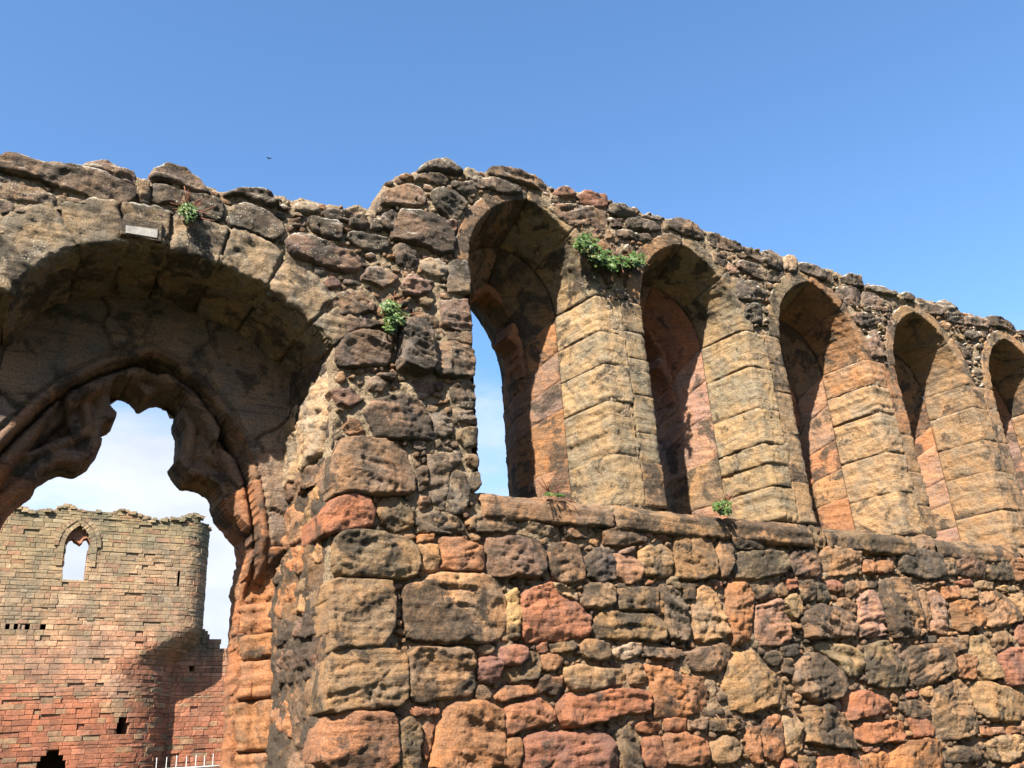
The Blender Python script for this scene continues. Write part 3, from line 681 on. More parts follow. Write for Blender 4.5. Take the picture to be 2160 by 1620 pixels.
# pinning stones packed into the joints
SV, SF, nb = [], [], 0
cand = np.argwhere((cov < -.022) & (OPEN < -.03) & (RES < 0) & (GZ > .1) & (GZ < ztop(GU) - .03))
rng.shuffle(cand)
free = cov.copy()
pins = 0
for i, j in cand:
    if free[i, j] > -.020: continue
    if gz[j] < 1.2 and rng.random() < .6: continue
    r = min(-free[i, j], .075) * rng.uniform(.75, 1.); asp = rng.uniform(.9, 1.9)
    n = 9; an = np.sort(rng.uniform(0, 2 * math.pi, n)); rr = r * rng.uniform(.75, 1.05, n)
    ang = rng.uniform(-.3, .3)
    px = np.stack([rr * np.cos(an) * asp, rr * np.sin(an)], 1)
    px = px @ np.array([[math.cos(ang), math.sin(ang)], [-math.sin(ang), math.cos(ang)]]) + (gu[i], gz[j])
    big = r > .030 and gz[j] > 1.3 and gu[i] < 9.5
    if big and pins < 170:
        pins += 1
        stone('pinning_stone', px, rng.choice(list('oottbbdpn') if gz[j] < 3 else list('bbgvnt')), rng.uniform(.006, .03), .014, res=.0105, cover=False, smooth=0, grow=.004, tilt=.2)
    else:
        k1, k2 = 0, 0
        m = len(px); c0 = px.mean(0); hh = rng.uniform(.008, .03)
        rings = [np.c_[px[:, 0], np.full(m, .05), px[:, 1]], np.c_[c0[0] + (px[:, 0] - c0[0]) * .92, np.full(m, -hh * .6), c0[1] + (px[:, 1] - c0[1]) * .92],
                 np.c_[c0[0] + (px[:, 0] - c0[0]) * .5, -hh * rng.uniform(.85, 1.2, m), c0[1] + (px[:, 1] - c0[1]) * .5], np.array([[c0[0], -hh, c0[1]]])]
        SV.append(np.concatenate(rings))
        for t in range(m):
            t2 = (t + 1) % m
            SF += [(nb + t, nb + t2, nb + m + t2, nb + m + t), (nb + m + t, nb + m + t2, nb + 2 * m + t2, nb + 2 * m + t), (nb + 2 * m + t, nb + 2 * m + t2, nb + 3 * m)]
        nb += 3 * m + 1
    a, b = max(0, i - 18), i + 19; e, f = max(0, j - 14), j + 15
    dd = np.hypot((GU[a:b, e:f] - gu[i]) / asp, GZ[a:b, e:f] - gz[j])
    free[a:b, e:f] = np.maximum(free[a:b, e:f], r * 1.02 - dd)
if SV:
    o = build('joint_chips', np.concatenate(SV), SF, STONE, WALL, PAL['b'], smooth=True); o['kind'] = 'stuff'

# ------------------------------------------------------------------ mortar bed (front), back of the wall, wall head
def bed(name, u0, u1, z0, z1, res, yfun, deep, dfun, cull=None):
    u = np.arange(u0, u1 + res, res); z_ = np.arange(z0, z1 + res, res); U, Z = np.meshgrid(u, z_, indexing='ij')
    d = dfun(U, Z); Y = yfun(U, Z)
    gu_, gz_ = np.gradient(d, res); gl = np.hypot(gu_, gz_) + 1e-6
    mv = np.where(d < 0, np.clip(-d, 0, 1.5 * res), 0)
    U2 = U + gu_ / gl * mv; Z2 = Z + gz_ / gl * mv; Y = np.where(d < 0, deep, Y)
    F = gridfaces(len(u), len(z_)); kp = (d.ravel()[F] > 0).any(1)
    if cull is not None: kp &= ~(cull(U, Z).ravel()[F] > .05).all(1)
    V, F, _ = compact(np.stack([U2, Y, Z2], -1).reshape(-1, 3), F[kp])
    return build(name, V, F, MORTAR, WALL)
def sample(Gd, U, Z):
    i = np.clip(((U - U0) / GR).round().astype(int), 0, len(gu) - 1); j = np.clip((Z / GR).round().astype(int), 0, len(gz) - 1)
    return Gd[i, j]
def dfront(U, Z): return np.minimum(-open_d(U, Z), ztop(U) + .02 * vnoise(np.stack([U * 14, U * 0, U * 0], -1), 4) - Z)
def yfront(U, Z):
    q = np.stack([U, Z, U * 0], -1)
    c = sample(cov, U, Z)
    return .018 - .010 * sstep(2.95, 3.5, Z) - .018 * fbm(q * 6, 3, 41) - .010 * fbm(q * 30, 3, 51) + .02 * sstep(-.005, -.06, c) * 0 - .012 * sstep(-.03, .0, c)
bed('mortar_bed', -.45, 9.6, 1.15, 5.75, .0145, yfront, .25, dfront, lambda U, Z: sample(cov, U, Z))
bed('mortar_bed', 9.5, U1, 0, 5.7, .06, lambda U, Z: .03 + U * 0, .25, dfront)
bed('mortar_bed', -.45, 9.6, -.1, 1.2, .06, lambda U, Z: .03 + U * 0, .25, dfront)
bed('mortar_bed', U0, -.40, -.1, 5.6, .06, lambda U, Z: .03 + U * 0, .25, dfront)
def dback(U, Z):
    d = sdf([(.02, 1.2), (.02, 2.9), (.3, 3.6), (.74, 3.95), (1.2, 3.6), (1.45, 2.9), (1.45, 1.2)], U, Z)
    for k in range(NWIN):
        c = W0 + WS * k + HW; f = np.linspace(0, 1, 6); x, z__ = arc_pt(f, .385, 4.42, 5.19)
        d = np.maximum(d, sdf([(c + .385, 3.12)] + [(c + a, b) for a, b in zip(x, z__)] + [(c - a, b) for a, b in zip(x[::-1], z__[::-1])] + [(c - .385, 3.12)], U, Z))
    return np.minimum(-d, ztop(U) - .05 - Z)
bed('wall_back', U0, U1, -.1, 5.75, .05, lambda U, Z: 1.12 + .02 * fbm(np.stack([U, Z, U * 0], -1) * 4, 3, 77), 1.05, dback)
uu = np.arange(U0, U1, .04); yy = np.linspace(.0, 1.14, 24); U, Yg = np.meshgrid(uu, yy, indexing='ij')
Zt = ztop(U) + .03 * fbm(np.stack([U * 5, Yg * 5, U * 0], -1), 3, 8) - .05 * (np.abs(Yg - .5) / .6) ** 2 - .03
build('wall_head', np.stack([U, Yg, Zt], -1).reshape(-1, 3), gridfaces(*U.shape), MORTAR, WALL)
for uend, s in ((U0, -1), (U1, 1)):
    zz = ztop(np.array([uend]))[0]
    build('wall_end', [(uend, .02, -.1), (uend, 1.12, -.1), (uend, 1.12, zz - .06), (uend, .02, zz - .06)], [(0, 1, 2, 3)], MORTAR, WALL)

# ------------------------------------------------------------------ dressed blocks that wrap round splays and arches
def patch(name, P, axis_pt, cl, parent, rad=.022, dip=.024, low=.007, fine=.004, strat=.6, chip=.5, bedax=2, dipa=None):
    """P (na, nb, 3): a piece of surface in metres; becomes one block with sunk, worn edges"""
    na, nb_ = P.shape[:2]; seed = int(rng.integers(1e6))
    da = np.linalg.norm(np.diff(P, axis=0), axis=2).cumsum(0); da = np.concatenate([np.zeros((1, nb_)), da]); 
    db = np.linalg.norm(np.diff(P, axis=1), axis=2).cumsum(1); db = np.concatenate([np.zeros((na, 1)), db], 1)
    q = P + seed * .0137
    ds = [np.minimum(da, da[-1:] - da), np.minimum(db, db[:, -1:] - db)]; pf = []
    wob = .014 * chip * np.clip(fbm(q * 12, 3, seed % 501), -1, .35)
    for d in ds:
        d = d + wob * (d > 1e-6); e = np.clip(d / rad, 0, 1); pf.append(np.clip(1 - (1 - e) ** 2.3, 0, 1) ** .5)
    prof = np.minimum(*pf)
    if dipa is None: dipa = dip
    ta = np.gradient(P, axis=0); tb = np.gradient(P, axis=1); Nn = np.cross(ta, tb); Nn /= np.linalg.norm(Nn, axis=2, keepdims=True) + 1e-9
    s = np.sign((Nn * (np.asarray(axis_pt) - P)).sum()); Nn *= s
    st = fbm(q * np.array([2.5, 2.5, 26.]), 3, seed % 409)
    H = -np.maximum(dip * (1 - pf[1]), dipa * (1 - pf[0])) + prof * (low * fbm(q * 5, 3, seed % 61) + fine * fbm(q * 28, 3, seed % 97)) + strat * prof * .007 * (st - np.clip(.16 - np.abs(st), 0, .16) * 5)
    V = (P + Nn * H[..., None]).reshape(-1, 3)
    return build(name, V, gridfaces(na, nb_), STONE, parent, colour(cl) if isinstance(cl, str) else cl)
# stations through the wall: depth Y, half width, springing, apex
ST_OUT = [(.0, HW, ZS, ZA), (.10, HW - .012, ZS, ZA - .03), (.42, .445, ZS, 5.23)]
ST_IN = [(.42, .445, ZS, 5.23), (.60, .285, 4.55, 5.06), (.66, .27, 4.45, 5.02), (.78, .245, 4.42, 5.0), (1.10, .345, 4.42, 5.13)]
def niche(win, k, kind, side, lo, hi, stations, wrap, cl, res=.012, name='jamb_block', **kw):
    c = W0 + WS * k + HW; rd = .05 if kind == 'jamb' else .015
    S = list(stations)
    if wrap: S = [(.035, HW + wrap + .006, ZS, ZA + wrap + .006), (-.012, HW + wrap, ZS, ZA + wrap), (-.014, HW + rd, ZS, ZA + rd), (-.006, HW + rd * .35, ZS, ZA + rd * .35), (.010, HW + .003, ZS, ZA + .003)] + S[1:]
    S = resamp(S, res); n = max(4, int((hi - lo) / res * (1 if kind == 'jamb' else .85)) + 1)
    t = np.linspace(lo, hi, n)
    rows = []
    for Yv, hw, zs, za in S:
        if kind == 'jamb':
            zz = SILL + (zs - SILL) * (t - SILL) / (ZS - SILL); rows.append(np.stack([np.full(n, c + side * hw), np.full(n, Yv), zz], 1))
        else:
            x, zz = arc_pt(t, hw, zs, za); rows.append(np.stack([c + side * x, np.full(n, Yv), zz], 1))
    P = np.stack(rows, 0)
    kw = {**dict(dip=.010, dipa=.006, rad=.012), **kw}; return patch(name, P, (c, -1.2, (P[..., 2].mean() + 4.2) / 2), cl, win, **kw)
def crust(cl, a):
    c = colour(cl); return (c[0], c[1], c[2], min(1, c[3] + a))
def joints(a, b, lo, hi):
    v = [a]
    while v[-1] < b - lo * .8:
        v.append(v[-1] + rng.uniform(lo, hi))
    v = np.array(v); return list(a + (v - a) * (b - a) / (v[-1] - a))
for k in range(NWIN):
    c = W0 + WS * k + HW
    win = empty('lancet_window', (c, .5, SILL), WALL)
    far = k > 2; res = .012 if k < 3 else .016
    pc = np.array([(.44, .345, .21), (.42, .33, .20), (.43, .315, .19), (.43, .30, .175), (.41, .275, .16), (.40, .28, .16)][k])
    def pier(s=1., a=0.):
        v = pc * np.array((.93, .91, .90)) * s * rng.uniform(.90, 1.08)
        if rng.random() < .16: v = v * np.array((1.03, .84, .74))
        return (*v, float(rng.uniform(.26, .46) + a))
    # right jamb, lit by the sun
    js = joints(SILL, ZS, .17, .40)
    for a, b in zip(js[:-1], js[1:]):
        niche(win, k, 'jamb', 1, a, b, ST_OUT, .235, pier(), res, strat=rng.uniform(.25, 1.3), chip=1.6, low=rng.uniform(.006, .014), dip=rng.choice([.008, .012, .022]), fine=.006)
    js = joints(SILL, ZS, .2, .42)
    for a, b in zip(js[:-1], js[1:]):
        niche(win, k, 'jamb', 1, a, b, ST_IN, 0, crust(rng.choice(list('poppot')), .16), res, chip=.9, low=.010)
    # left jamb
    js = joints(SILL, ZS, .22, .4)
    for a, b in zip(js[:-1], js[1:]):
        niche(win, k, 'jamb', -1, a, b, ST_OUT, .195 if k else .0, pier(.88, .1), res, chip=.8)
    js = joints(SILL, ZS, .3, .5)
    for a, b in zip(js[:-1], js[1:]): niche(win, k, 'jamb', -1, a, b, ST_IN, 0, rng.choice(list('orb')), .03)
    # arch
    for side in (-1, 1):
        sp_ = [0, rng.uniform(.42, .58), 1.] if side > 0 else [0, rng.uniform(.5, .62), 1.]
        for a, b in zip(sp_[:-1], sp_[1:]):
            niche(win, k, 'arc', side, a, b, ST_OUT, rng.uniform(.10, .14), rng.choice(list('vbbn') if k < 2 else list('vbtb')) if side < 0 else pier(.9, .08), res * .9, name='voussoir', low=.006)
        niche(win, k, 'arc', side, 0, 1, ST_IN, 0, rng.choice(list('brno')), res, name='inner_arch_stone', low=.012, chip=1.)
    # sloping sill
    n1 = 40; xs = np.linspace(-1, 1, n1); rows = []
    for Yv, hw, zz in resamp([(.07, HW + .01, SILL - .012), (.42, .46, SILL + .03), (.62, .30, SILL + .05), (.78, .25, SILL + .09), (1.1, .36, SILL + .03)], .02):
        rows.append(np.stack([c + xs * hw, np.full(n1, Yv), np.full(n1, zz)], 1))
    patch('window_sill', np.stack(rows, 0), (c, .4, 6), 'd', win)
    # cusped head of the light
    tre = [(-.25, 4.0), (-.25, 4.45), (-.225, 4.56), (-.14, 4.61), (-.165, 4.66), (-.19, 4.74), (-.15, 4.84), (-.06, 4.92), (0, 4.97), (.06, 4.92), (.15, 4.84), (.19, 4.74), (.165, 4.66), (.14, 4.61), (.225, 4.56), (.25, 4.45), (.25, 4.0)]
    tre = chaikin([(c + a, b) for a, b in tre], 1)
    r2 = .013
    u = np.arange(c - .36, c + .36, r2); z_ = np.arange(4.3, 5.16, r2); U, Z = np.meshgrid(u, z_, indexing='ij')
    d = -sdf(tre, U, Z); d += .012 * fbm(np.stack([U, Z, U * 0 + k], -1) * 16, 3, 60 + k)
    xa, za_ = arc_pt(np.linspace(0, 1, 10), .34, 4.55, 5.14)
    dout = sdf([(c + .33, 4.0)] + [(c + a, b) for a, b in zip(xa, za_)] + [(c - a, b) for a, b in zip(xa[::-1], za_[::-1])] + [(c - .33, 4.0)], U, Z)
    H = .05 * np.sqrt(np.clip(1 - ((d - .05) / .05) ** 2, 0, 1)) + .035 * np.sqrt(np.clip(1 - ((d - .15) / .04) ** 2, 0, 1)) + .012 * fbm(np.stack([U, Z, U * 0 + k], -1) * 12, 3, 70 + k)
    Yp = .68 - H
    gu_, gz_ = np.gradient(d, r2); gl = np.hypot(gu_, gz_) + 1e-6; mv = np.where(d < 0, np.clip(-d, 0, 1.5 * r2), 0)
    F = gridfaces(len(u), len(z_)); kp = (d.ravel()[F] > 0).any(1) & (dout.ravel()[F] > -.02).all(1)
    V, F, _ = compact(np.stack([U + gu_ / gl * mv, np.where(d < 0, .86, Yp), Z + gz_ / gl * mv], -1).reshape(-1, 3), F[kp])
    build('cusped_tracery', V, F, STONE, win, colour(rng.choice(list('orn'))))
# sill course: long slabs below the windows, broken by two gaps
SLABS = [(2.565, 3.55, 0), (3.56, 4.55, 0), (4.56, 5.40, .0), (5.55, 6.62, -.005), (6.88, 7.95, .0), (8.1, 9.2, 0), (9.22, 10.4, 0), (10.42, 11.8, 0)]
for a, b, dz in SLABS:
    res = .0125; u = np.arange(a, b, res)
    prof_ = resamp([(.03, 2.965), (-.045, 2.975), (-.06, 2.99), (-.06, 3.075), (-.045, 3.10), (.0, 3.14), (.10, 3.165)], res)
    P = np.stack([np.stack([u, np.full(len(u), y), np.full(len(u), zz + dz)], 1) for y, zz in prof_], 0)
    patch('sill_slab', P, ((a + b) / 2, -3, 3.3), rng.choice(list('bvb')), WALL, rad=.03, dip=.03, low=.012, fine=.006, strat=1., chip=1.2)
for a, b in ((5.41, 5.54), (6.63, 6.87), (7.96, 8.09)):
    stone('rubble_stone', [(a, 2.98), (b, 2.97), (b, 3.17), (a, 3.16)], 'b', .02, .03)

# ------------------------------------------------------------------ the wide arch: soffit, splayed reveal, tracery
bigw = empty('traceried_window', (.75, .6, 1.2), WALL)
jx_ = [-.04] + [uv('L', s)[0][0] for s in ('505,668', '800,655', '1067,690', '1390,772', '1692,908', '1975,1120')] + [1.64]
for i, (a, b) in enumerate(zip(jx_[:-1], jx_[1:])):
    ii = np.where((A2[:, 0] >= a - .007) & (A2[:, 0] <= b + .007))[0]; seg, nn = A2[ii], AN[ii]; n1 = len(seg); ex = rng.uniform(.25, .31)
    rows = []
    for y, off in resamp([(.10, ex), (-.022, ex - .004), (-.032, .02), (-.02, .003), (.02, 0.), (.60, 0.), (.66, .05)], .013):
        p = seg + nn * off
        yy = max(0, y); rows.append(np.stack([.78 + (p[:, 0] - .78) * (1 - .06 * yy), np.full(n1, y), p[:, 1] - .02 * yy], 1))
    patch('voussoir', np.stack(rows, 0), (.8, -1.2, 3.2), (*np.array((.31, .25, .17)) * rng.uniform(.85, 1.1), rng.uniform(.42, .6)), bigw, rad=.02, dip=.032, dipa=.02, low=.014, fine=.009, strat=.8, chip=1.6)
for a, b in ((0., .5), (.5, 1.)):
    seg = A2[int(a * (len(A2) - 1)):int(b * (len(A2) - 1)) + 1] * np.array([-1, 1]) + np.array([-.11, 0])
    P = np.stack([np.stack([seg[:, 0], np.full(len(seg), y), seg[:, 1]], 1) for y in np.arange(0, .96, .04)], 0)
    patch('soffit_block', P, (-.9, .4, 3.2), 'n', WALL)
P = np.stack([np.stack([np.full(60, x), np.full(60, y), np.linspace(0, 4.0, 60)], 1) for x, y in resamp([(.0, .95), (.0, .62), (-.06, .56), (-.13, .62), (-.13, .95)], .05)], 0)
patch('arch_pier', P, (-.05, -3, 2), 'd', WALL)
bed('recess_back', -1.95, -.1, -.1, 4.45, .03, lambda U, Z: .95 - .05 * fbm(np.stack([U * 3, Z * 4, U * 0], -1), 4, 12), 1.0, lambda U, Z: U * 0 + 1)
# window apron under the wide arch (below the picture)
P = np.stack([np.stack([np.linspace(-.1, 1.66, 60), np.full(60, y), np.full(60, zz)], 1) for y, zz in resamp([(.02, 0), (.02, 1.18), (.5, 1.25), (1.1, 1.25), (1.1, 0)], .05)], 0)
patch('window_apron', P, (.8, -3, 1.5), 'b', bigw)
# tracery plate
def mp_(s, Y=1.0): return [(onwall(float(a.split(',')[0]) / 3, 800 + float(a.split(',')[1]) / 3, Y)) for a in s.split()]
OPN = mp_('1520,1170 1500,1050 1450,985 1390,900 1362,830 1352,770 1300,712 1230,678 1170,686 1118,640 1074,560 1108,520 1124,450 1128,380 1104,295 1120,235 1106,180 1050,150 990,136 940,152 890,182 858,160 820,120 770,100 700,95 660,112 654,180 670,232 724,290 690,322 640,337 615,370 614,430 626,455 608,492 560,560 490,606 430,592 380,580 300,612 240,660 210,715 130,770 60,840 20,890 0,960 -60,1060')
OPN = [(1.40, 1.2), (1.40, 2.7)] + OPN + [(.05, 2.7), (.05, 1.2)]
OPN = chaikin(OPN, 1)
RID = [mp_('-330,900 -240,650 -120,450 0,330 200,130 400,-20 600,-110 960,-215 1130,-110 1300,0 1430,170 1560,400 1640,620 1690,900 1715,1200 1720,1600', .66),
       mp_('-200,900 -60,700 150,480 330,290 470,40 650,-20 760,-80 960,-122 1200,40 1340,210 1450,350 1545,600 1600,820 1640,1000 1650,1250 1650,1600', .78),
       mp_('470,40 540,200 560,340 430,405 160,505', .84), mp_('1340,210 1290,360 1310,500 1420,570 1530,680 1600,820', .84)]
SUNK = [mp_('390,140 440,360 320,415 170,490 240,370', .86), mp_('1368,300 1470,440 1530,620 1420,530 1335,470', .86), mp_('820,-20 960,-60 1090,20 960,40', .88)]
res = .0105; u = np.arange(-.42, 1.78, res); z_ = np.arange(1.2, 4.42, res); U, Z = np.meshgrid(u, z_, indexing='ij')
q = np.stack([U, Z, U * 0 + 3.3], -1)
d = -sdf(OPN, U, Z) + .010 * fbm(q * 13, 3, 22)
def dpoly(pts):
    pts = resamp(pts, .03); r = np.full(U.shape, 9.)
    for (a, b), (c_, e) in zip(pts[:-1], pts[1:]):
        ex, ey = c_ - a, e - b; t = np.clip(((U - a) * ex + (Z - b) * ey) / (ex * ex + ey * ey), 0, 1); r = np.minimum(r, np.hypot(U - a - t * ex, Z - b - t * ey))
    return r
outer = sdf(RID[0] + [(1.62, 1.0), (-.3, 1.0)], U, Z) + .004 * fbm(q * 9, 2, 27)
def roll(a, c_, w_): return np.sqrt(np.clip(1 - ((a - c_) / w_) ** 2, 0, 1))
H = np.where(outer < 0, .33, np.where(outer < .06, .27, np.where(outer < .15, .19, .11)))
H = np.maximum(H, np.where(np.abs(outer - .03) < .034, .27 + .055 * roll(outer, .03, .034), 0))
H = np.maximum(H, np.where(np.abs(outer - .115) < .045, .17 + .075 * roll(outer, .115, .045), 0))
H = np.where((outer > .066) & (outer < .074), .12, H)
for rr in RID[2:]:
    dr = dpoly(rr); H = np.maximum(H, np.where(dr < .032, .11 + .055 * roll(dr, 0, .032), 0))
H = np.maximum(H, np.where(d < .085, .09 + .06 * roll(d, .035, .05), 0))
Hb = H * 0
for s in SUNK: H -= .12 * sstep(-.004, .012, sdf(s, U, Z))
H = np.where(U > .74, H * sstep(2.62, 3.02, Z + .12 * fbm(q * 5, 2, 44)), H)
H += .006 * fbm(q * 5, 4, 23) + .0045 * fbm(q * 26, 3, 24)
gu_, gz_ = np.gradient(d, res); gl = np.hypot(gu_, gz_) + 1e-6; mv = np.where(d < 0, np.clip(-d, 0, 1.5 * res), 0)
F = gridfaces(len(u), len(z_)); kp = (d.ravel()[F] > 0).any(1)
# the plate is jointed: cut it along radial joints into its stones
lab = np.zeros(U.shape, int)
ang = np.degrees(np.arctan2(Z - 3.0, U - .74))
lab = np.digitize(ang + 3 * fbm(q * 3, 2, 33), [-20, 22, 52, 100, 128, 158])
lab = np.where((outer < .0) & (Z > 2.9), 8 + np.digitize(ang + 5 * fbm(q * 4, 2, 35), [10, 40, 75, 105, 140, 170]), lab)
lab = np.where(Z < 2.55, np.where(U > .74, 6, 7), lab)
jt = (lab != np.roll(lab, 1, 0)) | (lab != np.roll(lab, 1, 1)) | (lab != np.roll(lab, -1, 0)) | (lab != np.roll(lab, -1, 1))
H = H - np.where(jt & (outer < 0), .022, np.where(jt & (np.abs(outer) > .012), .012, 0))
V = np.stack([U + gu_ / gl * mv, np.where(d < 0, 1.10, .93 - H), Z + gz_ / gl * mv], -1).reshape(-1, 3)
fl = lab.ravel()[F].max(1)
lines = []
for L_, cl in zip(range(15), [(.42, .20, .10, .36), (.42, .21, .11, .42), (.32, .20, .125, .50), (.28, .19, .13, .45), (.30, .20, .14, .45), (.29, .19, .13, .42), (.42, .20, .10, .3), (.33, .18, .11, .4)] + [(*np.array((.30, .225, .165)) * rng.uniform(.85, 1.12), .42) for _ in range(7)]):
    sel = kp & (fl == L_)
    if sel.sum() < 30: continue
    v2, f2, _ = compact(V, F[sel]); cc = np.arange(len(v2))
    while True:
        mn = cc[f2].min(1); new = cc.copy()
        for t in range(4): np.minimum.at(new, f2[:, t], mn)
        new = new[new]
        if (new == cc).all(): break
        cc = new
    for r_ in np.unique(cc[f2[:, 0]]):
        sub_ = f2[cc[f2[:, 0]] == r_]
        if len(sub_) > 40:
            v3, f3, _ = compact(v2, sub_); build('tracery_stone', v3, f3, STONE, bigw, cl)
# splayed reveal on the sunny side
RV = resamp([(1.655, .015), (1.60, .25), (1.565, .80)], .01)
def revmap(Q, Z, H):
    x = np.interp(Q, np.linspace(0, .79, len(RV)), RV[:, 0]); y = np.interp(Q, np.linspace(0, .79, len(RV)), RV[:, 1])
    return np.stack([x - H, y - .1 * H, Z], -1)
qq = np.arange(0, .80, .0135); zz = np.arange(1.2, 4.0, .0135); Q, Zq = np.meshgrid(qq, zz, indexing='ij')
Hm = .02 * fbm(np.stack([Q * 4, Zq * 4, Q * 0], -1), 4, 91) + .01 * fbm(np.stack([Q * 24, Zq * 24, Q * 0], -1), 3, 92)
build('reveal_mortar', revmap(Q, Zq, Hm).reshape(-1, 3), gridfaces(*Q.shape), STONE, bigw, (.21, .14, .085, .66))
zr = 1.25
for a, b in ((3.30, 3.95),):
    stone('reveal_stone', [(.05, 3.34), (.40, 3.24), (.46, 3.55), (.40, 3.86), (.06, 3.90)], (.50, .38, .25, .12), .022, .09, 1.1, .04, bigw, mapf=revmap, cover=False)
    stone('reveal_stone', [(.48, 3.26), (.78, 3.22), (.78, 3.92), (.46, 3.88)], (.44, .33, .21, .25), .03, .04, .8, .04, bigw, mapf=revmap, cover=False)
while zr < 3.22:
    h_ = rng.uniform(.16, .34); q0 = .10 + rng.uniform(-.05, .08)
    while q0 < .62:
        w_ = rng.uniform(.18, .36)
        if rng.random() < .93:
            stone('reveal_stone', [(q0 + rng.uniform(0, .03), zr + .02), (q0 + w_ - .02, zr + rng.uniform(.01, .05)), (q0 + w_ - rng.uniform(.01, .05), zr + h_ - .02), (q0 + .01, zr + h_ - rng.uniform(.02, .06))],
                  rng.choice(list('bobnnbt')), rng.uniform(.004, .03), .04, 1.5, .05, bigw, mapf=revmap, cover=False, smooth=0, grow=.018)
        q0 += w_
    zr += h_
js = [1.2, 1.5, 1.77, 2.05, 2.27, 2.42, 2.60, 2.85, 3.0, 3.22, 3.42]
for i, (a, b) in enumerate(zip(js[:-1], js[1:])):
    jx = rng.uniform(-.015, .02)
    prof_ = resamp([(1.60, .74), (1.545 + jx, .76), (1.52 + jx, .80), (1.50 + jx, .86), (1.455 + jx, .865), (1.43 + jx, .90), (1.405 + jx, .985), (1.40, 1.03), (1.40, 1.11)], .011)
    n1 = int((b - a) / .012) + 1; zz = np.linspace(a, b, n1)
    lean = np.clip(zz - 2.9, 0, 1)
    P = np.stack([np.stack([x - .0 * lean, np.full(n1, y), zz], 1) for x, y in prof_], 0)
    patch('moulded_jamb_block', P, (.8, .2, (a + b) / 2), 'o' if i < 8 else 't', bigw, rad=.03, dip=.035, low=.022, fine=.006, strat=1.1, chip=1.4)

# ------------------------------------------------------------------ the great tower and the curtain wall behind
def ashlar_material():
    k = NT('tower_ashlar'); g = k.n('ShaderNodeNewGeometry'); P = g.outputs['Position']
    at = k.n('ShaderNodeVertexColor'); at.layer_name = 'col'; base = at.outputs['Color']
    n1 = k.noise(P, .8, 6, .7)
    c = k.mix(k.step(n1, .35, .65), k.mix(1., base, (.66, .69, .70, 1), 'MULTIPLY'), k.mix(1., base, (1.22, 1.05, .92, 1), 'MULTIPLY'))
    c = k.mix(k.math('MULTIPLY', k.step(k.noise(P, 9., 4, .7), .56, .40), .5), c, k.mix(1., c, (.5, .48, .45, 1), 'MULTIPLY'))
    st = k.noise(k.scaled(P, (1.1, 1.1, .16)), 1., 5, .7)
    c = k.mix(k.math('MULTIPLY', k.step(st, .57, .70), .55), c, (.075, .06, .045, 1))
    c = k.mix(1., c, (.63, .63, .63, 1), 'MULTIPLY')
    k.l(c, k.b.inputs['Base Color']); k.b.inputs['Roughness'].default_value = .93
    k.l(k.bump(k.noise(P, 12., 5, .7), .04, .6), k.b.inputs['Normal']); return k.m
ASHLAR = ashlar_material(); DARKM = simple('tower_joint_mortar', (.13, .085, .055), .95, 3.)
def tz(x, y, Y): return onwall(x, y, Y)
def tower_col(x, z):
    n = float(fbm(np.array([[x * .35, z * .6, 2.]]), 3, 5)[0]); zz = z + 1.3 * n
    stops = [(0, (.32, .135, .085)), (5.2, (.36, .155, .095)), (6.6, (.40, .19, .12)), (7.7, (.46, .29, .20)), (8.6, (.40, .27, .18)), (9.8, (.37, .275, .19)), (11.5, (.35, .27, .185)), (13, (.32, .265, .175)), (16, (.285, .245, .155))]
    c = np.array([np.interp(zz, [s[0] for s in stops], [s[1][i] for s in stops]) for i in range(3)])
    r = rng.random()
    if r < .10: c = c * 1.2 + .02
    elif r < .18: c = c * .78
    elif r < .30 and z > 7: c = c * .5 + .5 * np.array((.37, .19, .13)) * rng.uniform(.8, 1.1)
    elif r < .36: c = c * .4 + .6 * np.array((.31, .26, .17)) * rng.uniform(.8, 1.2)
    return np.r_[np.clip(c * rng.uniform(.90, 1.10), 0, .8), 1.]
def block_geo(path, p0, p1, z0, z1, h, deep, segs):
    """bevelled ashlar on a plan path"""
    g_ = .005; b = rng.uniform(.010, .022)
    pl = np.linspace(p0 + g_, p1 - g_, segs + 1)
    j = lambda s=.012: rng.uniform(-s, s)
    V, F = [], []
    cols = []
    for i, p in enumerate(pl):
        e = (i == 0) * b - (i == segs) * b
        col_ = [(p, z0 + g_, -deep), (p, z0 + g_, h - b), (p + e, z0 + g_ + b, h + j()), (p + e, z1 - g_ - b, h + j()), (p, z1 - g_, h - b), (p, z1 - g_, -deep)]
        if i in (0, segs):
            cols.append([(p, z0 + g_, -deep), (p, z0 + g_ + b, -deep), (p, z0 + g_ + b, -deep), (p, z1 - g_ - b, -deep), (p, z1 - g_ - b, -deep), (p, z1 - g_, -deep)] if 0 else None)
        V += col_
    F = [(i * 6 + t, (i + 1) * 6 + t, (i + 1) * 6 + t + 1, i * 6 + t + 1) for i in range(segs) for t in range(5)]
    F += [(0, 1, 4, 5), (1, 2, 3, 4)]; m_ = segs * 6; F += [(m_ + 5, m_ + 4, m_ + 1, m_), (m_ + 4, m_ + 3, m_ + 2, m_ + 1)]
    return np.array(V), F
class Path:
    def __init__(s, pts):
        s.p = np.asarray(pts, float); s.L = np.r_[0, np.linalg.norm(np.diff(s.p, axis=0), axis=1).cumsum()]
    def at(s, p, h=0., z=None):
        p = np.asarray(p, float); x = np.interp(p, s.L, s.p[:, 0]); y = np.interp(p, s.L, s.p[:, 1])
        e = .05; dx = np.interp(p + e, s.L, s.p[:, 0]) - np.interp(p - e, s.L, s.p[:, 0]); dy = np.interp(p + e, s.L, s.p[:, 1]) - np.interp(p - e, s.L, s.p[:, 1])
        l = np.hypot(dx, dy) + 1e-9
        return x + dy / l * h, y - dx / l * h
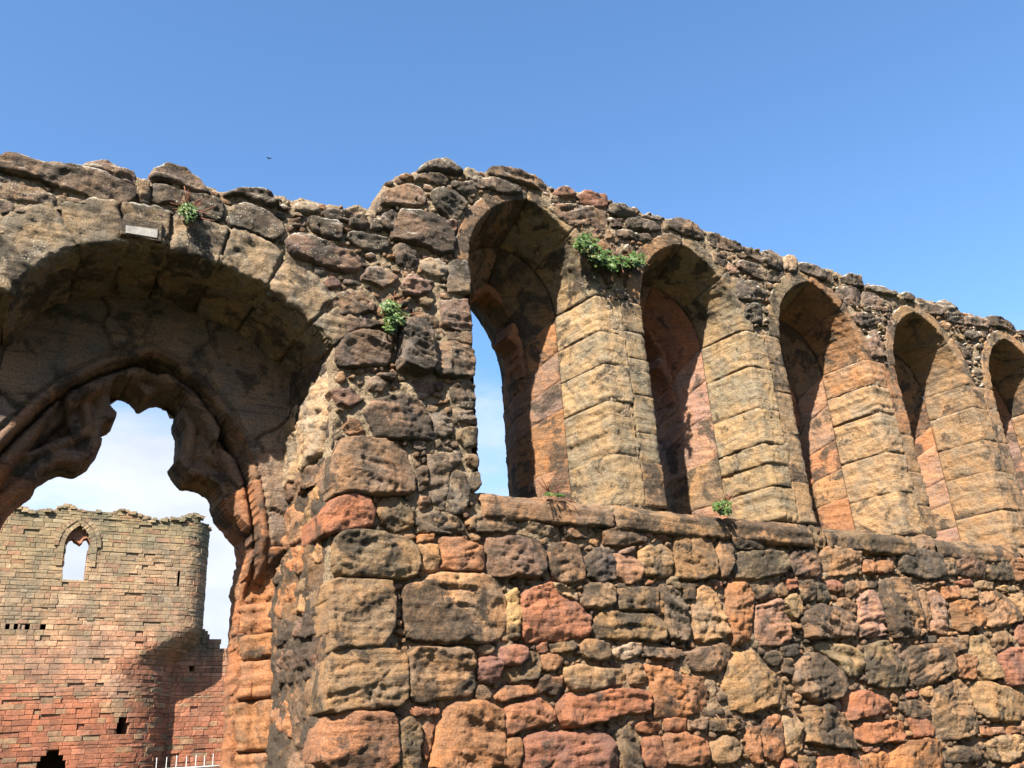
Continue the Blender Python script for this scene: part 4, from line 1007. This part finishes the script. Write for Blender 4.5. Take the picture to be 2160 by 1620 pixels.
def masonry(thing_, path, z0, topf, holes, course=(.125, .285), width=(.24, .9), limit=300, vis=lambda p, z: True, thick=.9, name='ashlar_block', extra=()):
    items = []; z = z0
    while True:
        ch = rng.uniform(*course)
        if z > max(topf(p) for p in np.linspace(0, path.L[-1], 40)): break
        p = rng.uniform(-.4, 0); bl = []
        while p < path.L[-1]:
            wd = rng.uniform(*width); bl.append((max(0, p), min(path.L[-1], p + wd))); p += wd
        zm = z + ch / 2
        for a, b in bl:
            if b - a < .1 or zm > topf((a + b) / 2) + rng.uniform(-.05, .05): continue
            segs = [(a, b)]
            for hf in holes:
                iv = hf(zm)
                if iv:
                    ns = []
                    for s0, s1 in segs:
                        if iv[0] > s0: ns.append((s0, min(s1, iv[0])))
                        if iv[1] < s1: ns.append((max(s0, iv[1]), s1))
                    segs = [s for s in ns if s[1] - s[0] > .08]
            for s0, s1 in segs: items.append((s0, s1, z, z + ch))
        z += ch
    order = sorted(range(len(items)), key=lambda i: -(items[i][1] - items[i][0]) * (items[i][3] - items[i][2]) * (1 if vis((items[i][0] + items[i][1]) / 2, items[i][2]) else 0))
    single = set(order[:limit]); RV_, RF_, RC_, nb_ = [], [], [], 0
    for i, (a, b, c_, d_) in enumerate(items):
        x, y = path.at((a + b) / 2, 0., c_); h = rng.uniform(.0, .03) if rng.random() > .07 else rng.uniform(-.06, 0)
        V, F = block_geo(path, a, b, c_, d_, h, .12, 1 if path.at(a, 0., c_)[1] == path.at(b, 0., c_)[1] else 3)
        X, Y = path.at(V[:, 0], V[:, 2], V[:, 1]); W = np.stack([X, Y, V[:, 1] + rng.uniform(-.008, .008, len(V))], 1)
        col = tower_col(float(x), c_)
        if i in single: build(name, W, F, ASHLAR, thing_, vcol=np.tile(col, (len(W), 1)), smooth=False)
        else:
            RV_.append(W); RF_ += [tuple(t + nb_ for t in f) for f in F]; RC_.append(np.tile(col, (len(W), 1))); nb_ += len(W)
    if RV_:
        o = build('outer_masonry', np.concatenate(RV_), RF_, ASHLAR, thing_, vcol=np.concatenate(RC_), smooth=False); o['kind'] = 'stuff'
    # core behind the face, with the holes left open
    res = .1; pg = np.arange(0, path.L[-1] + res, res); zg = np.arange(z0 - .02, 17, res); Pg, Zg_ = np.meshgrid(pg, zg, indexing='ij')
    solid = Zg_ < np.vectorize(topf)(Pg) - .08
    for hf in holes:
        for jz, zv in enumerate(zg):
            iv = hf(zv)
            if iv: solid[:, jz] &= ~((pg > iv[0] + .02) & (pg < iv[1] - .02))
    F = gridfaces(len(pg), len(zg)); F = F[solid.ravel()[F].all(1)]
    for nm, hh in (('wall_core', -.06), ('inner_face', -thick)):
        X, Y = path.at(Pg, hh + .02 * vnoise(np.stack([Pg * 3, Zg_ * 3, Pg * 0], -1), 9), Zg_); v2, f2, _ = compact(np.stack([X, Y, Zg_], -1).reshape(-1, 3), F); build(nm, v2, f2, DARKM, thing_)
    # wall head and the cheeks of the openings: close every free edge of the core
    e = np.concatenate([F[:, [0, 1]], F[:, [1, 2]], F[:, [2, 3]], F[:, [3, 0]]]); es = np.sort(e, 1); key = es[:, 0] * 10**7 + es[:, 1]
    uq, cnt = np.unique(key, return_counts=True); be = np.stack([uq[cnt == 1] // 10**7, uq[cnt == 1] % 10**7], 1)
    X0, Y0 = path.at(Pg, -.03, Zg_); X1, Y1 = path.at(Pg, -thick, Zg_)
    A = np.stack([X0, Y0, Zg_], -1).reshape(-1, 3); B = np.stack([X1, Y1, Zg_], -1).reshape(-1, 3)
    V = np.stack([A[be[:, 0]], A[be[:, 1]], B[be[:, 1]], B[be[:, 0]]], 1).reshape(-1, 3)
    cc = np.tile((.34, .17, .11, 1.), (len(V), 1))
    build('opening_cheeks', V, np.arange(len(V)).reshape(-1, 4), ASHLAR, thing_, vcol=cc, smooth=False)

TY = 45.4
class Drum:
    """plan of the tower: straight front, rounded shoulder; upper storeys squarer, drum below rounder, shaped to shade the lower right"""
    L = (0, 18.5)
    def at(s, p, h=0., z=None):
        p = np.asarray(p, float); z = np.full(p.shape, 12.) if z is None else np.asarray(z, float)
        t = sstep(7.4, 9.5, z); xs = 6.8 + 2.95 * t; r = 3.75 - 2.3 * t  # invented change of plan with height, so the lower shoulder turns dark
        sx = p - 5.; a = np.clip((sx - xs) / r, 0, 2.0); ex = np.clip(sx - xs - 2.0 * r, 0, 9)
        X = np.where(sx < xs, sx, xs + (r + h) * np.sin(a)); Y = TY - h + np.where(sx < xs, 0, (r + h) * (1 - np.cos(a)))
        return X + np.cos(a) * ex * (ex > 0), Y + np.sin(a) * ex
tpath = Drum(); tpath.L = np.array([0., 17.5])
TOW = empty('ruined_tower', (3, TY + 2, 0)); tag(TOW, 'tall round red and buff ashlar castle tower seen through the wide arch', 'tower', kind='thing')
def P_of(x): return x + 5.
tt = [(-60, 1082), (0, 1080), (60, 1074), (125, 1074), (128, 1069), (150, 1069), (152, 1076), (220, 1080), (255, 1082), (300, 1090), (330, 1094), (350, 1095), (372, 1100), (384, 1098), (387, 1092), (395, 1092), (397, 1085), (416, 1085), (419, 1096), (430, 1101), (445, 1112)]
tt = np.array([tz(x, y, TY) for x, y in tt])
def ttop(p): return float(np.interp(p - 5. - max(0, p - 14.3) * .25, tt[:, 0], tt[:, 1])) - .0 + .10 * math.sin(p * 2.3) + .05 * math.sin(p * 5.1) 
# pointed window with the sky behind
WX = [tz(x, y, TY) for x, y in ((134, 1155), (192, 1155), (163, 1108), (163, 1222))]
wc = (WX[0][0] + WX[1][0]) / 2; whw = (WX[1][0] - WX[0][0]) / 2 - .02; wza = WX[2][1]; wzs = WX[0][1] + .1; wz0 = WX[3][1]
def h_win(z):
    if z < wz0 or z > wza: return None
    if z < wzs: hw = whw * (.83 + .03 * math.sin(z * 9))
    else:
        hh = wza - wzs; Rr = (whw ** 2 + hh ** 2) / (2 * whw); hw = whw - Rr + math.sqrt(max(0, Rr ** 2 - (z - wzs) ** 2))
    return (P_of(wc - hw), P_of(wc + hw)) if hw > .04 else None
def pit(px0, px1, py0, py1):
    a = tz(px0, py0, TY); b = tz(px1, py1, TY); z_hi, z_lo = a[1], b[1]
    return lambda z: (P_of(a[0]), P_of(b[0])) if z_lo < z < z_hi else None
dx0, dz0 = tz(112, 1585, TY); 
def h_door(z):
    if z > dz0 + .05: return None
    hw = min(.62, math.sqrt(max(0, (dz0 + .05 - z)) * .62)); return (P_of(dx0 - hw), P_of(dx0 + hw))
PITS = [pit(252, 268, 1511, 1528), pit(247, 274, 1527, 1543), pit(256, 266, 1543, 1552), pit(12, 19, 1318, 1330), pit(30, 37, 1317, 1329), pit(54, 62, 1317, 1328), pit(88, 96, 1317, 1327), pit(118, 133, 1317, 1323), pit(376, 378, 1205, 1238)]
masonry(TOW, tpath, -.2, ttop, [h_win, h_door] + PITS, vis=lambda p, z: 5.6 < p < 15 and z > 2.6)
RVv, RFf, nr = [], [], 0
for i in range(420):
    p = rng.uniform(2., 17); x, y = tpath.at(p, rng.uniform(-.7, .05)); zt = ttop(p) + rng.uniform(-.08, .08); s = rng.uniform(.06, .14)
    for sx_ in (-1, 1):
        for sy_ in (-1, 1):
            for sz_ in (-1, 1): RVv.append((x + sx_ * s * rng.uniform(.7, 1.6), y + sy_ * s, zt + sz_ * s * rng.uniform(.4, .9)))
    RFf += [tuple(nr + t for t in f) for f in ((0, 1, 3, 2), (4, 6, 7, 5), (0, 4, 5, 1), (2, 3, 7, 6), (0, 2, 6, 4), (1, 5, 7, 3))]; nr += 8
o = build('wall_head_rubble', np.array(RVv), RFf, ASHLAR, TOW, vcol=np.repeat([tower_col(3., 14.) for _ in range(420)], 8, axis=0), smooth=False); o['kind'] = 'stuff'
# closed boxes added behind the small holes and the door to keep them dark
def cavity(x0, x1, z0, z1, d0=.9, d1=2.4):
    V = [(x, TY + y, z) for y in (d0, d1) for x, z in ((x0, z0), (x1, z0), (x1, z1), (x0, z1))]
    return build('hole_backing', V, [(4, 5, 6, 7), (0, 1, 5, 4), (1, 2, 6, 5), (2, 3, 7, 6), (3, 0, 4, 7)], DARKM, TOW, smooth=False)
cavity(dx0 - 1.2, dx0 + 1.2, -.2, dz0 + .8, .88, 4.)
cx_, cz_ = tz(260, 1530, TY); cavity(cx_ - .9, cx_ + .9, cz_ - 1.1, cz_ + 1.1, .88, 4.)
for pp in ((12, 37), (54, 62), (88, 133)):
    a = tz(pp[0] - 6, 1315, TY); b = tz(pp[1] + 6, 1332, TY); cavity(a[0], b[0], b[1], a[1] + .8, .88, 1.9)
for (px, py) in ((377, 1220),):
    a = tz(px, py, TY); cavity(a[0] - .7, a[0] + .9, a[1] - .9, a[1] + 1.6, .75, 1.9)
# arch ring of dressed voussoirs round the tower window
for side in (-1, 1):
    hh = wza - wzs; Rr = (whw ** 2 + hh ** 2) / (2 * whw); th = math.acos((Rr - whw) / Rr); nv = 8
    for i in range(nv + 3):
        for ro, rw, hz in ((0, .26, .05), (.28, .20, .09)):
            if i < nv:
                t0, t1 = th * i / nv, th * (i + 1) / nv - .012
                pts = [(whw - Rr + (Rr + r) * math.cos(t), wzs + (Rr + r) * math.sin(t)) for r, t in ((ro, t0), (ro + rw, t0), (ro + rw, t1), (ro, t1))]
            else:
                if ro > 0: continue
                zt = wzs - (i - nv) * .34; pts = [(whw, zt - .33), (whw + .3, zt - .33), (whw + .3, zt - .015), (whw, zt - .015)]
            pts = [(wc + side * x, z_) for x, z_ in pts]
            V = [(x, TY - .03, z_) for x, z_ in pts] + [(x, TY - hz - rng.uniform(.0, .03), z_) for x, z_ in pts]
            col = tower_col(wc, 13.)
            build('window_voussoir', V, [(4, 5, 6, 7), (0, 1, 5, 4), (1, 2, 6, 5), (2, 3, 7, 6), (3, 0, 4, 7)], ASHLAR, TOW, vcol=np.tile(col, (8, 1)), smooth=False)
# red cusped plate left in the head of that window
res = .035; u = np.arange(wc - whw - .1, wc + whw + .1, res); z_ = np.arange(wzs - .55, wza + .1, res); U, Z = np.meshgrid(u, z_, indexing='ij')
def tp(s): return [tz(float(a.split(',')[0]) / 3, 1080 + float(a.split(',')[1]) / 3, TY + .3) for a in s.split()]
opn = tp('400,420 405,240 425,205 440,180 458,172 470,190 490,200 505,212 520,200 530,178 550,172 565,200 578,235 570,300 560,420')
d = -sdf(opn, U, Z); hh = wza - wzs; xa, za_ = arc_pt(np.linspace(0, 1, 10), whw + .06, wzs, wza + .06)
dout = sdf([(wc + whw + .06, wzs - .6)] + [(wc + a, b) for a, b in zip(xa, za_)] + [(wc - a, b) for a, b in zip(xa[::-1], za_[::-1])] + [(wc - whw - .06, wzs - .6)], U, Z)
gu_, gz_ = np.gradient(d, res); gl = np.hypot(gu_, gz_) + 1e-6; mv = np.where(d < 0, np.clip(-d, 0, 1.5 * res), 0)
F = gridfaces(len(u), len(z_)); kp = (d.ravel()[F] > 0).any(1) & (dout.ravel()[F] > -.03).all(1)
V, F, _ = compact(np.stack([U + gu_ / gl * mv, np.where(d < 0, TY + .6, TY + .25 - .05 * np.exp(-((d - .06) / .05) ** 2)), Z + gz_ / gl * mv], -1).reshape(-1, 3), F[kp])
build('window_tracery', V, F, ASHLAR, TOW, vcol=np.tile((.40, .19, .12, 1), (len(V), 1)))
# curtain wall
CW = empty('curtain_wall', (12, TY + 1.6, 0)); tag(CW, 'low broken red curtain wall stepping down beside the tower', 'ruined wall', kind='thing')
CY_ = TY + 1.45
cpath = Path([(7.9, CY_), (17., CY_ + .6), (34., CY_ + 3.)])
ct = np.array([tz(x, y, CY_) for x, y in ((330, 1330), (418, 1326), (444, 1326), (447, 1340), (455, 1345), (460, 1360), (470, 1363), (480, 1366), (500, 1362), (560, 1368))])
def cpit(px0, px1, py0, py1):
    a = tz(px0, py0, CY_); b = tz(px1, py1, CY_); return lambda z: (a[0] - 7.9, b[0] - 7.9) if b[1] < z < a[1] else None
masonry(CW, cpath, 0., lambda p: float(np.interp(7.9 + p, ct[:, 0], ct[:, 1])) + .07 * math.sin(p * 9), [cpit(402, 412, 1403, 1414)], limit=290, vis=lambda p, z: 1. < p < 5 and z > 2.6, thick=1.2)

# ------------------------------------------------------------------ white railing at the foot of the tower
WHITE = simple('white_paint', (.34, .34, .33), .6, 8., .2)
FY = 18.
FEN = empty('white_railing', (4.6, FY, 0)); tag(FEN, 'white metal railing with thin upright bars below the tower', 'railing')
def bar(p, q, r, n=8):
    p, q = np.array(p, float), np.array(q, float); d = (q - p) / np.linalg.norm(q - p); a = np.cross(d, (.3, .9, .2)); a /= np.linalg.norm(a); b = np.cross(d, a)
    t = np.linspace(0, 2 * math.pi, n, endpoint=False); ring = np.outer(np.cos(t), a) * r + np.outer(np.sin(t), b) * r
    return np.concatenate([p + ring, q + ring]), [(i, (i + 1) % n, n + (i + 1) % n, n + i) for i in range(n)] + [tuple(range(n))[::-1], tuple(range(n, 2 * n))]
for px, py in ((352, 1597), (373, 1593), (394, 1595), (414, 1592), (432, 1594), (450, 1590), (331, 1598), (470, 1590)):
    x, zt = onwall(px, py, FY); V, F = bar((x, FY, 0), (x, FY, zt), .007); build('upright_bar', V, F, WHITE, FEN)
for py, r in ((1620, .018), (1700, .018)):
    a = onwall(322, py + 4, FY); b = onwall(520, py - 8, FY); V, F = bar((a[0], FY - .03, a[1]), (b[0], FY - .03, b[1]), r); build('rail', V, F, WHITE, FEN)

# ------------------------------------------------------------------ plants rooted in the wall
def leaf_material():
    k = NT('leaf_green'); oi = k.n('ShaderNodeNewGeometry'); P = oi.outputs['Position']
    c = k.mix(k.step(k.noise(P, 40., 3), .35, .65), (.022, .05, .008, 1), (.058, .095, .020, 1)); c = k.mix(k.step(k.noise(P, 11., 2), .6, .75), c, (.15, .135, .04, 1))
    k.l(c, k.b.inputs['Base Color']); k.b.inputs['Roughness'].default_value = .5; k.b.inputs['Subsurface Weight'].default_value = 0.
    return k.m
LEAF = leaf_material(); STEM = simple('reddish_stem', (.20, .085, .05), .8, 30.)
def plant(blobs, label, nleaf, size, stems=24, cat='plant'):
    """blobs: (px, py, radius px across, down) patches of the wall the plant covers"""
    c = onwall(blobs[0][0], blobs[0][1]); root = empty('wall_plant', (c[0], -.05, c[1])); tag(root, label, cat, 'green plants rooted in the wall')
    V, F, nb_ = [], [], 0; SVv, SFf, sn = [], [], 0
    wts = np.array([b[2] * b[3] for b in blobs], float); wts /= wts.sum()
    for i in range(nleaf):
        b = blobs[rng.choice(len(blobs), p=wts)]; r = math.sqrt(rng.random()) * rng.uniform(.75, 1.12); a = rng.uniform(0, 2 * math.pi)
        x, y = b[0] + b[2] * r * math.cos(a), b[1] + b[3] * r * math.sin(a)
        bulge = .11 * (1 - min(1, r)) + .05; Yv = -rng.uniform(.035, .05 + bulge)
        u_, z_ = onwall(x, y, Yv); s = size * rng.uniform(.55, 1.25)
        nrm = np.array([rng.uniform(-.8, .5), -1., rng.uniform(-.2, 1.1)]); nrm /= np.linalg.norm(nrm)
        t = np.cross(nrm, (0, 0, 1.)); t /= np.linalg.norm(t); bb = np.cross(nrm, t); ro = rng.uniform(0, 6.28)
        e1, e2 = t * math.cos(ro) + bb * math.sin(ro), bb * math.cos(ro) - t * math.sin(ro)
        out_ = [(0, -.9), (.55, -.75), (.62, -.2), (1.0, .15), (.45, .35), (0, 1.05), (-.45, .35), (-1.0, .15), (-.62, -.2), (-.55, -.75)]
        c0 = np.array([u_, Yv, z_])
        V += [c0 + nrm * s * .18] + [c0 + (e1 * p + e2 * q_) * s for p, q_ in out_]
        F += [(nb_, nb_ + 1 + j, nb_ + 1 + (j + 1) % 10) for j in range(10)]; nb_ += 11
        if i < stems * 3:
            b0 = np.array([*onwall(b[0] + rng.uniform(-.4, .4) * b[2], b[1] - b[3] * .3)]); p0 = np.array([b0[0], .01, b0[1]])
            ext = c0 + (rng.uniform(-.09, .11), -.02, rng.uniform(-.05, .11)) if i % 2 == 0 else c0
            v_, f_ = bar(p0, ext, .0022, 4); SVv.append(v_); SFf += [tuple(t_ + sn for t_ in f) for f in f_]; sn += len(v_)
    build('leaves', np.array(V), F, LEAF, root, smooth=False)['kind'] = 'stuff'
    o = build('stems', np.concatenate(SVv), SFf, STEM, root); o['kind'] = 'stuff'
plant([(1236, 515, 24, 22), (1262, 540, 26, 20), (1300, 555, 36, 16), (1340, 548, 24, 16)], 'large green ivy-like plant hanging between the first and second lancet windows', 620, .021)
plant([(822, 650, 20, 16), (835, 670, 24, 20), (822, 690, 12, 16)], 'small green leafy plant halfway up the wall between wide arch and windows', 230, .018)
plant([(395, 442, 20, 13), (402, 458, 12, 12)], 'little green tuft growing above the wide arch beside the pale plaque', 120, .015)
plant([(1524, 1068, 22, 13), (1530, 1080, 14, 8)], 'green tuft on the sill course below the second lancet window', 140, .016)
plant([(1160, 1043, 12, 4), (1182, 1046, 8, 3)], 'tiny green sprig on the sill of the first lancet window', 40, .012)

# ------------------------------------------------------------------ stone tablet with a pale inset above the arch
PLQ = empty('inset_tablet', (*(lambda p: (p[0], -.06))(onwall(300, 488)), onwall(300, 488)[1])); tag(PLQ, 'small stone tablet with pale grey rectangular panel set above the wide arch', 'tablet')
SLATE = simple('pale_slate', (.20, .19, .175), .6, 25., .2)
def slab(name, pts, y0, y1, mat, col=None):
    c0 = np.mean(pts, 0); inn = [(c0[0] + (p[0] - c0[0]) * .96, c0[1] + (p[1] - c0[1]) * .92) for p in pts]; n = len(pts)
    V = [(p[0], y0, p[1]) for p in pts] + [(p[0], y1 + .008, p[1]) for p in pts] + [(p[0], y1, p[1]) for p in inn]
    F = [(i, (i + 1) % n, n + (i + 1) % n, n + i) for i in range(n)] + [(n + i, n + (i + 1) % n, 2 * n + (i + 1) % n, 2 * n + i) for i in range(n)] + [tuple(range(2 * n, 3 * n))]
    return build(name, V, F, mat, PLQ, col, smooth=False)
slab('tablet_stone', uv('L', '758,485 1030,505 1022,632 765,580', -.05), .0, -.052, STONE, PAL['g'])
slab('pale_panel', uv('L', '797,522 1003,548 998,606 795,572', -.06), -.04, -.058, SLATE)

# ------------------------------------------------------------------ bird
bp = CAM + ray(568, 334) / np.linalg.norm(ray(568, 334)) * 55.
bx = np.array([1., .2, .15]); bx /= np.linalg.norm(bx); by = np.array([-.2, 1., .1]); by /= np.linalg.norm(by); bz = np.cross(bx, by)
V, F = [], []
secs = [(-.11, .004), (-.08, .018), (-.02, .032), (.04, .028), (.075, .02), (.10, .012), (.125, .002)]
for s, r in secs: V += [bp + by * s + bx * r * math.cos(t) + bz * r * math.sin(t) for t in np.linspace(0, 2 * math.pi, 8, endpoint=False)]
for i in range(len(secs) - 1): F += [(i * 8 + j, i * 8 + (j + 1) % 8, (i + 1) * 8 + (j + 1) % 8, (i + 1) * 8 + j) for j in range(8)]
BIRD = build('flying_bird', np.array(V), F, simple('bird_plumage', (.02, .02, .025), .7, 20.)); tag(BIRD, 'tiny dark bird flying in the blue sky above the arch', 'bird')
for s in (-1, 1):
    V = [bp + by * .05 + bx * s * .02, bp + by * .075 + bx * s * .09 + bz * .05, bp + by * .0 + bx * s * .19 + bz * .03, bp - by * .02 + bx * s * .09 + bz * .045, bp - by * .035 + bx * s * .02]
    V += [v - bz * .008 for v in V]; F = [(0, 1, 3, 4), (1, 2, 3), (5, 9, 8, 6), (6, 8, 7), (0, 5, 6, 1), (1, 6, 7, 2), (2, 7, 8, 3), (3, 8, 9, 4)]
    build('wing', np.array(V), F, BIRD.data.materials[0], BIRD, smooth=False)
for o in sc.objects:
    if '_w' in o: del o['_w']
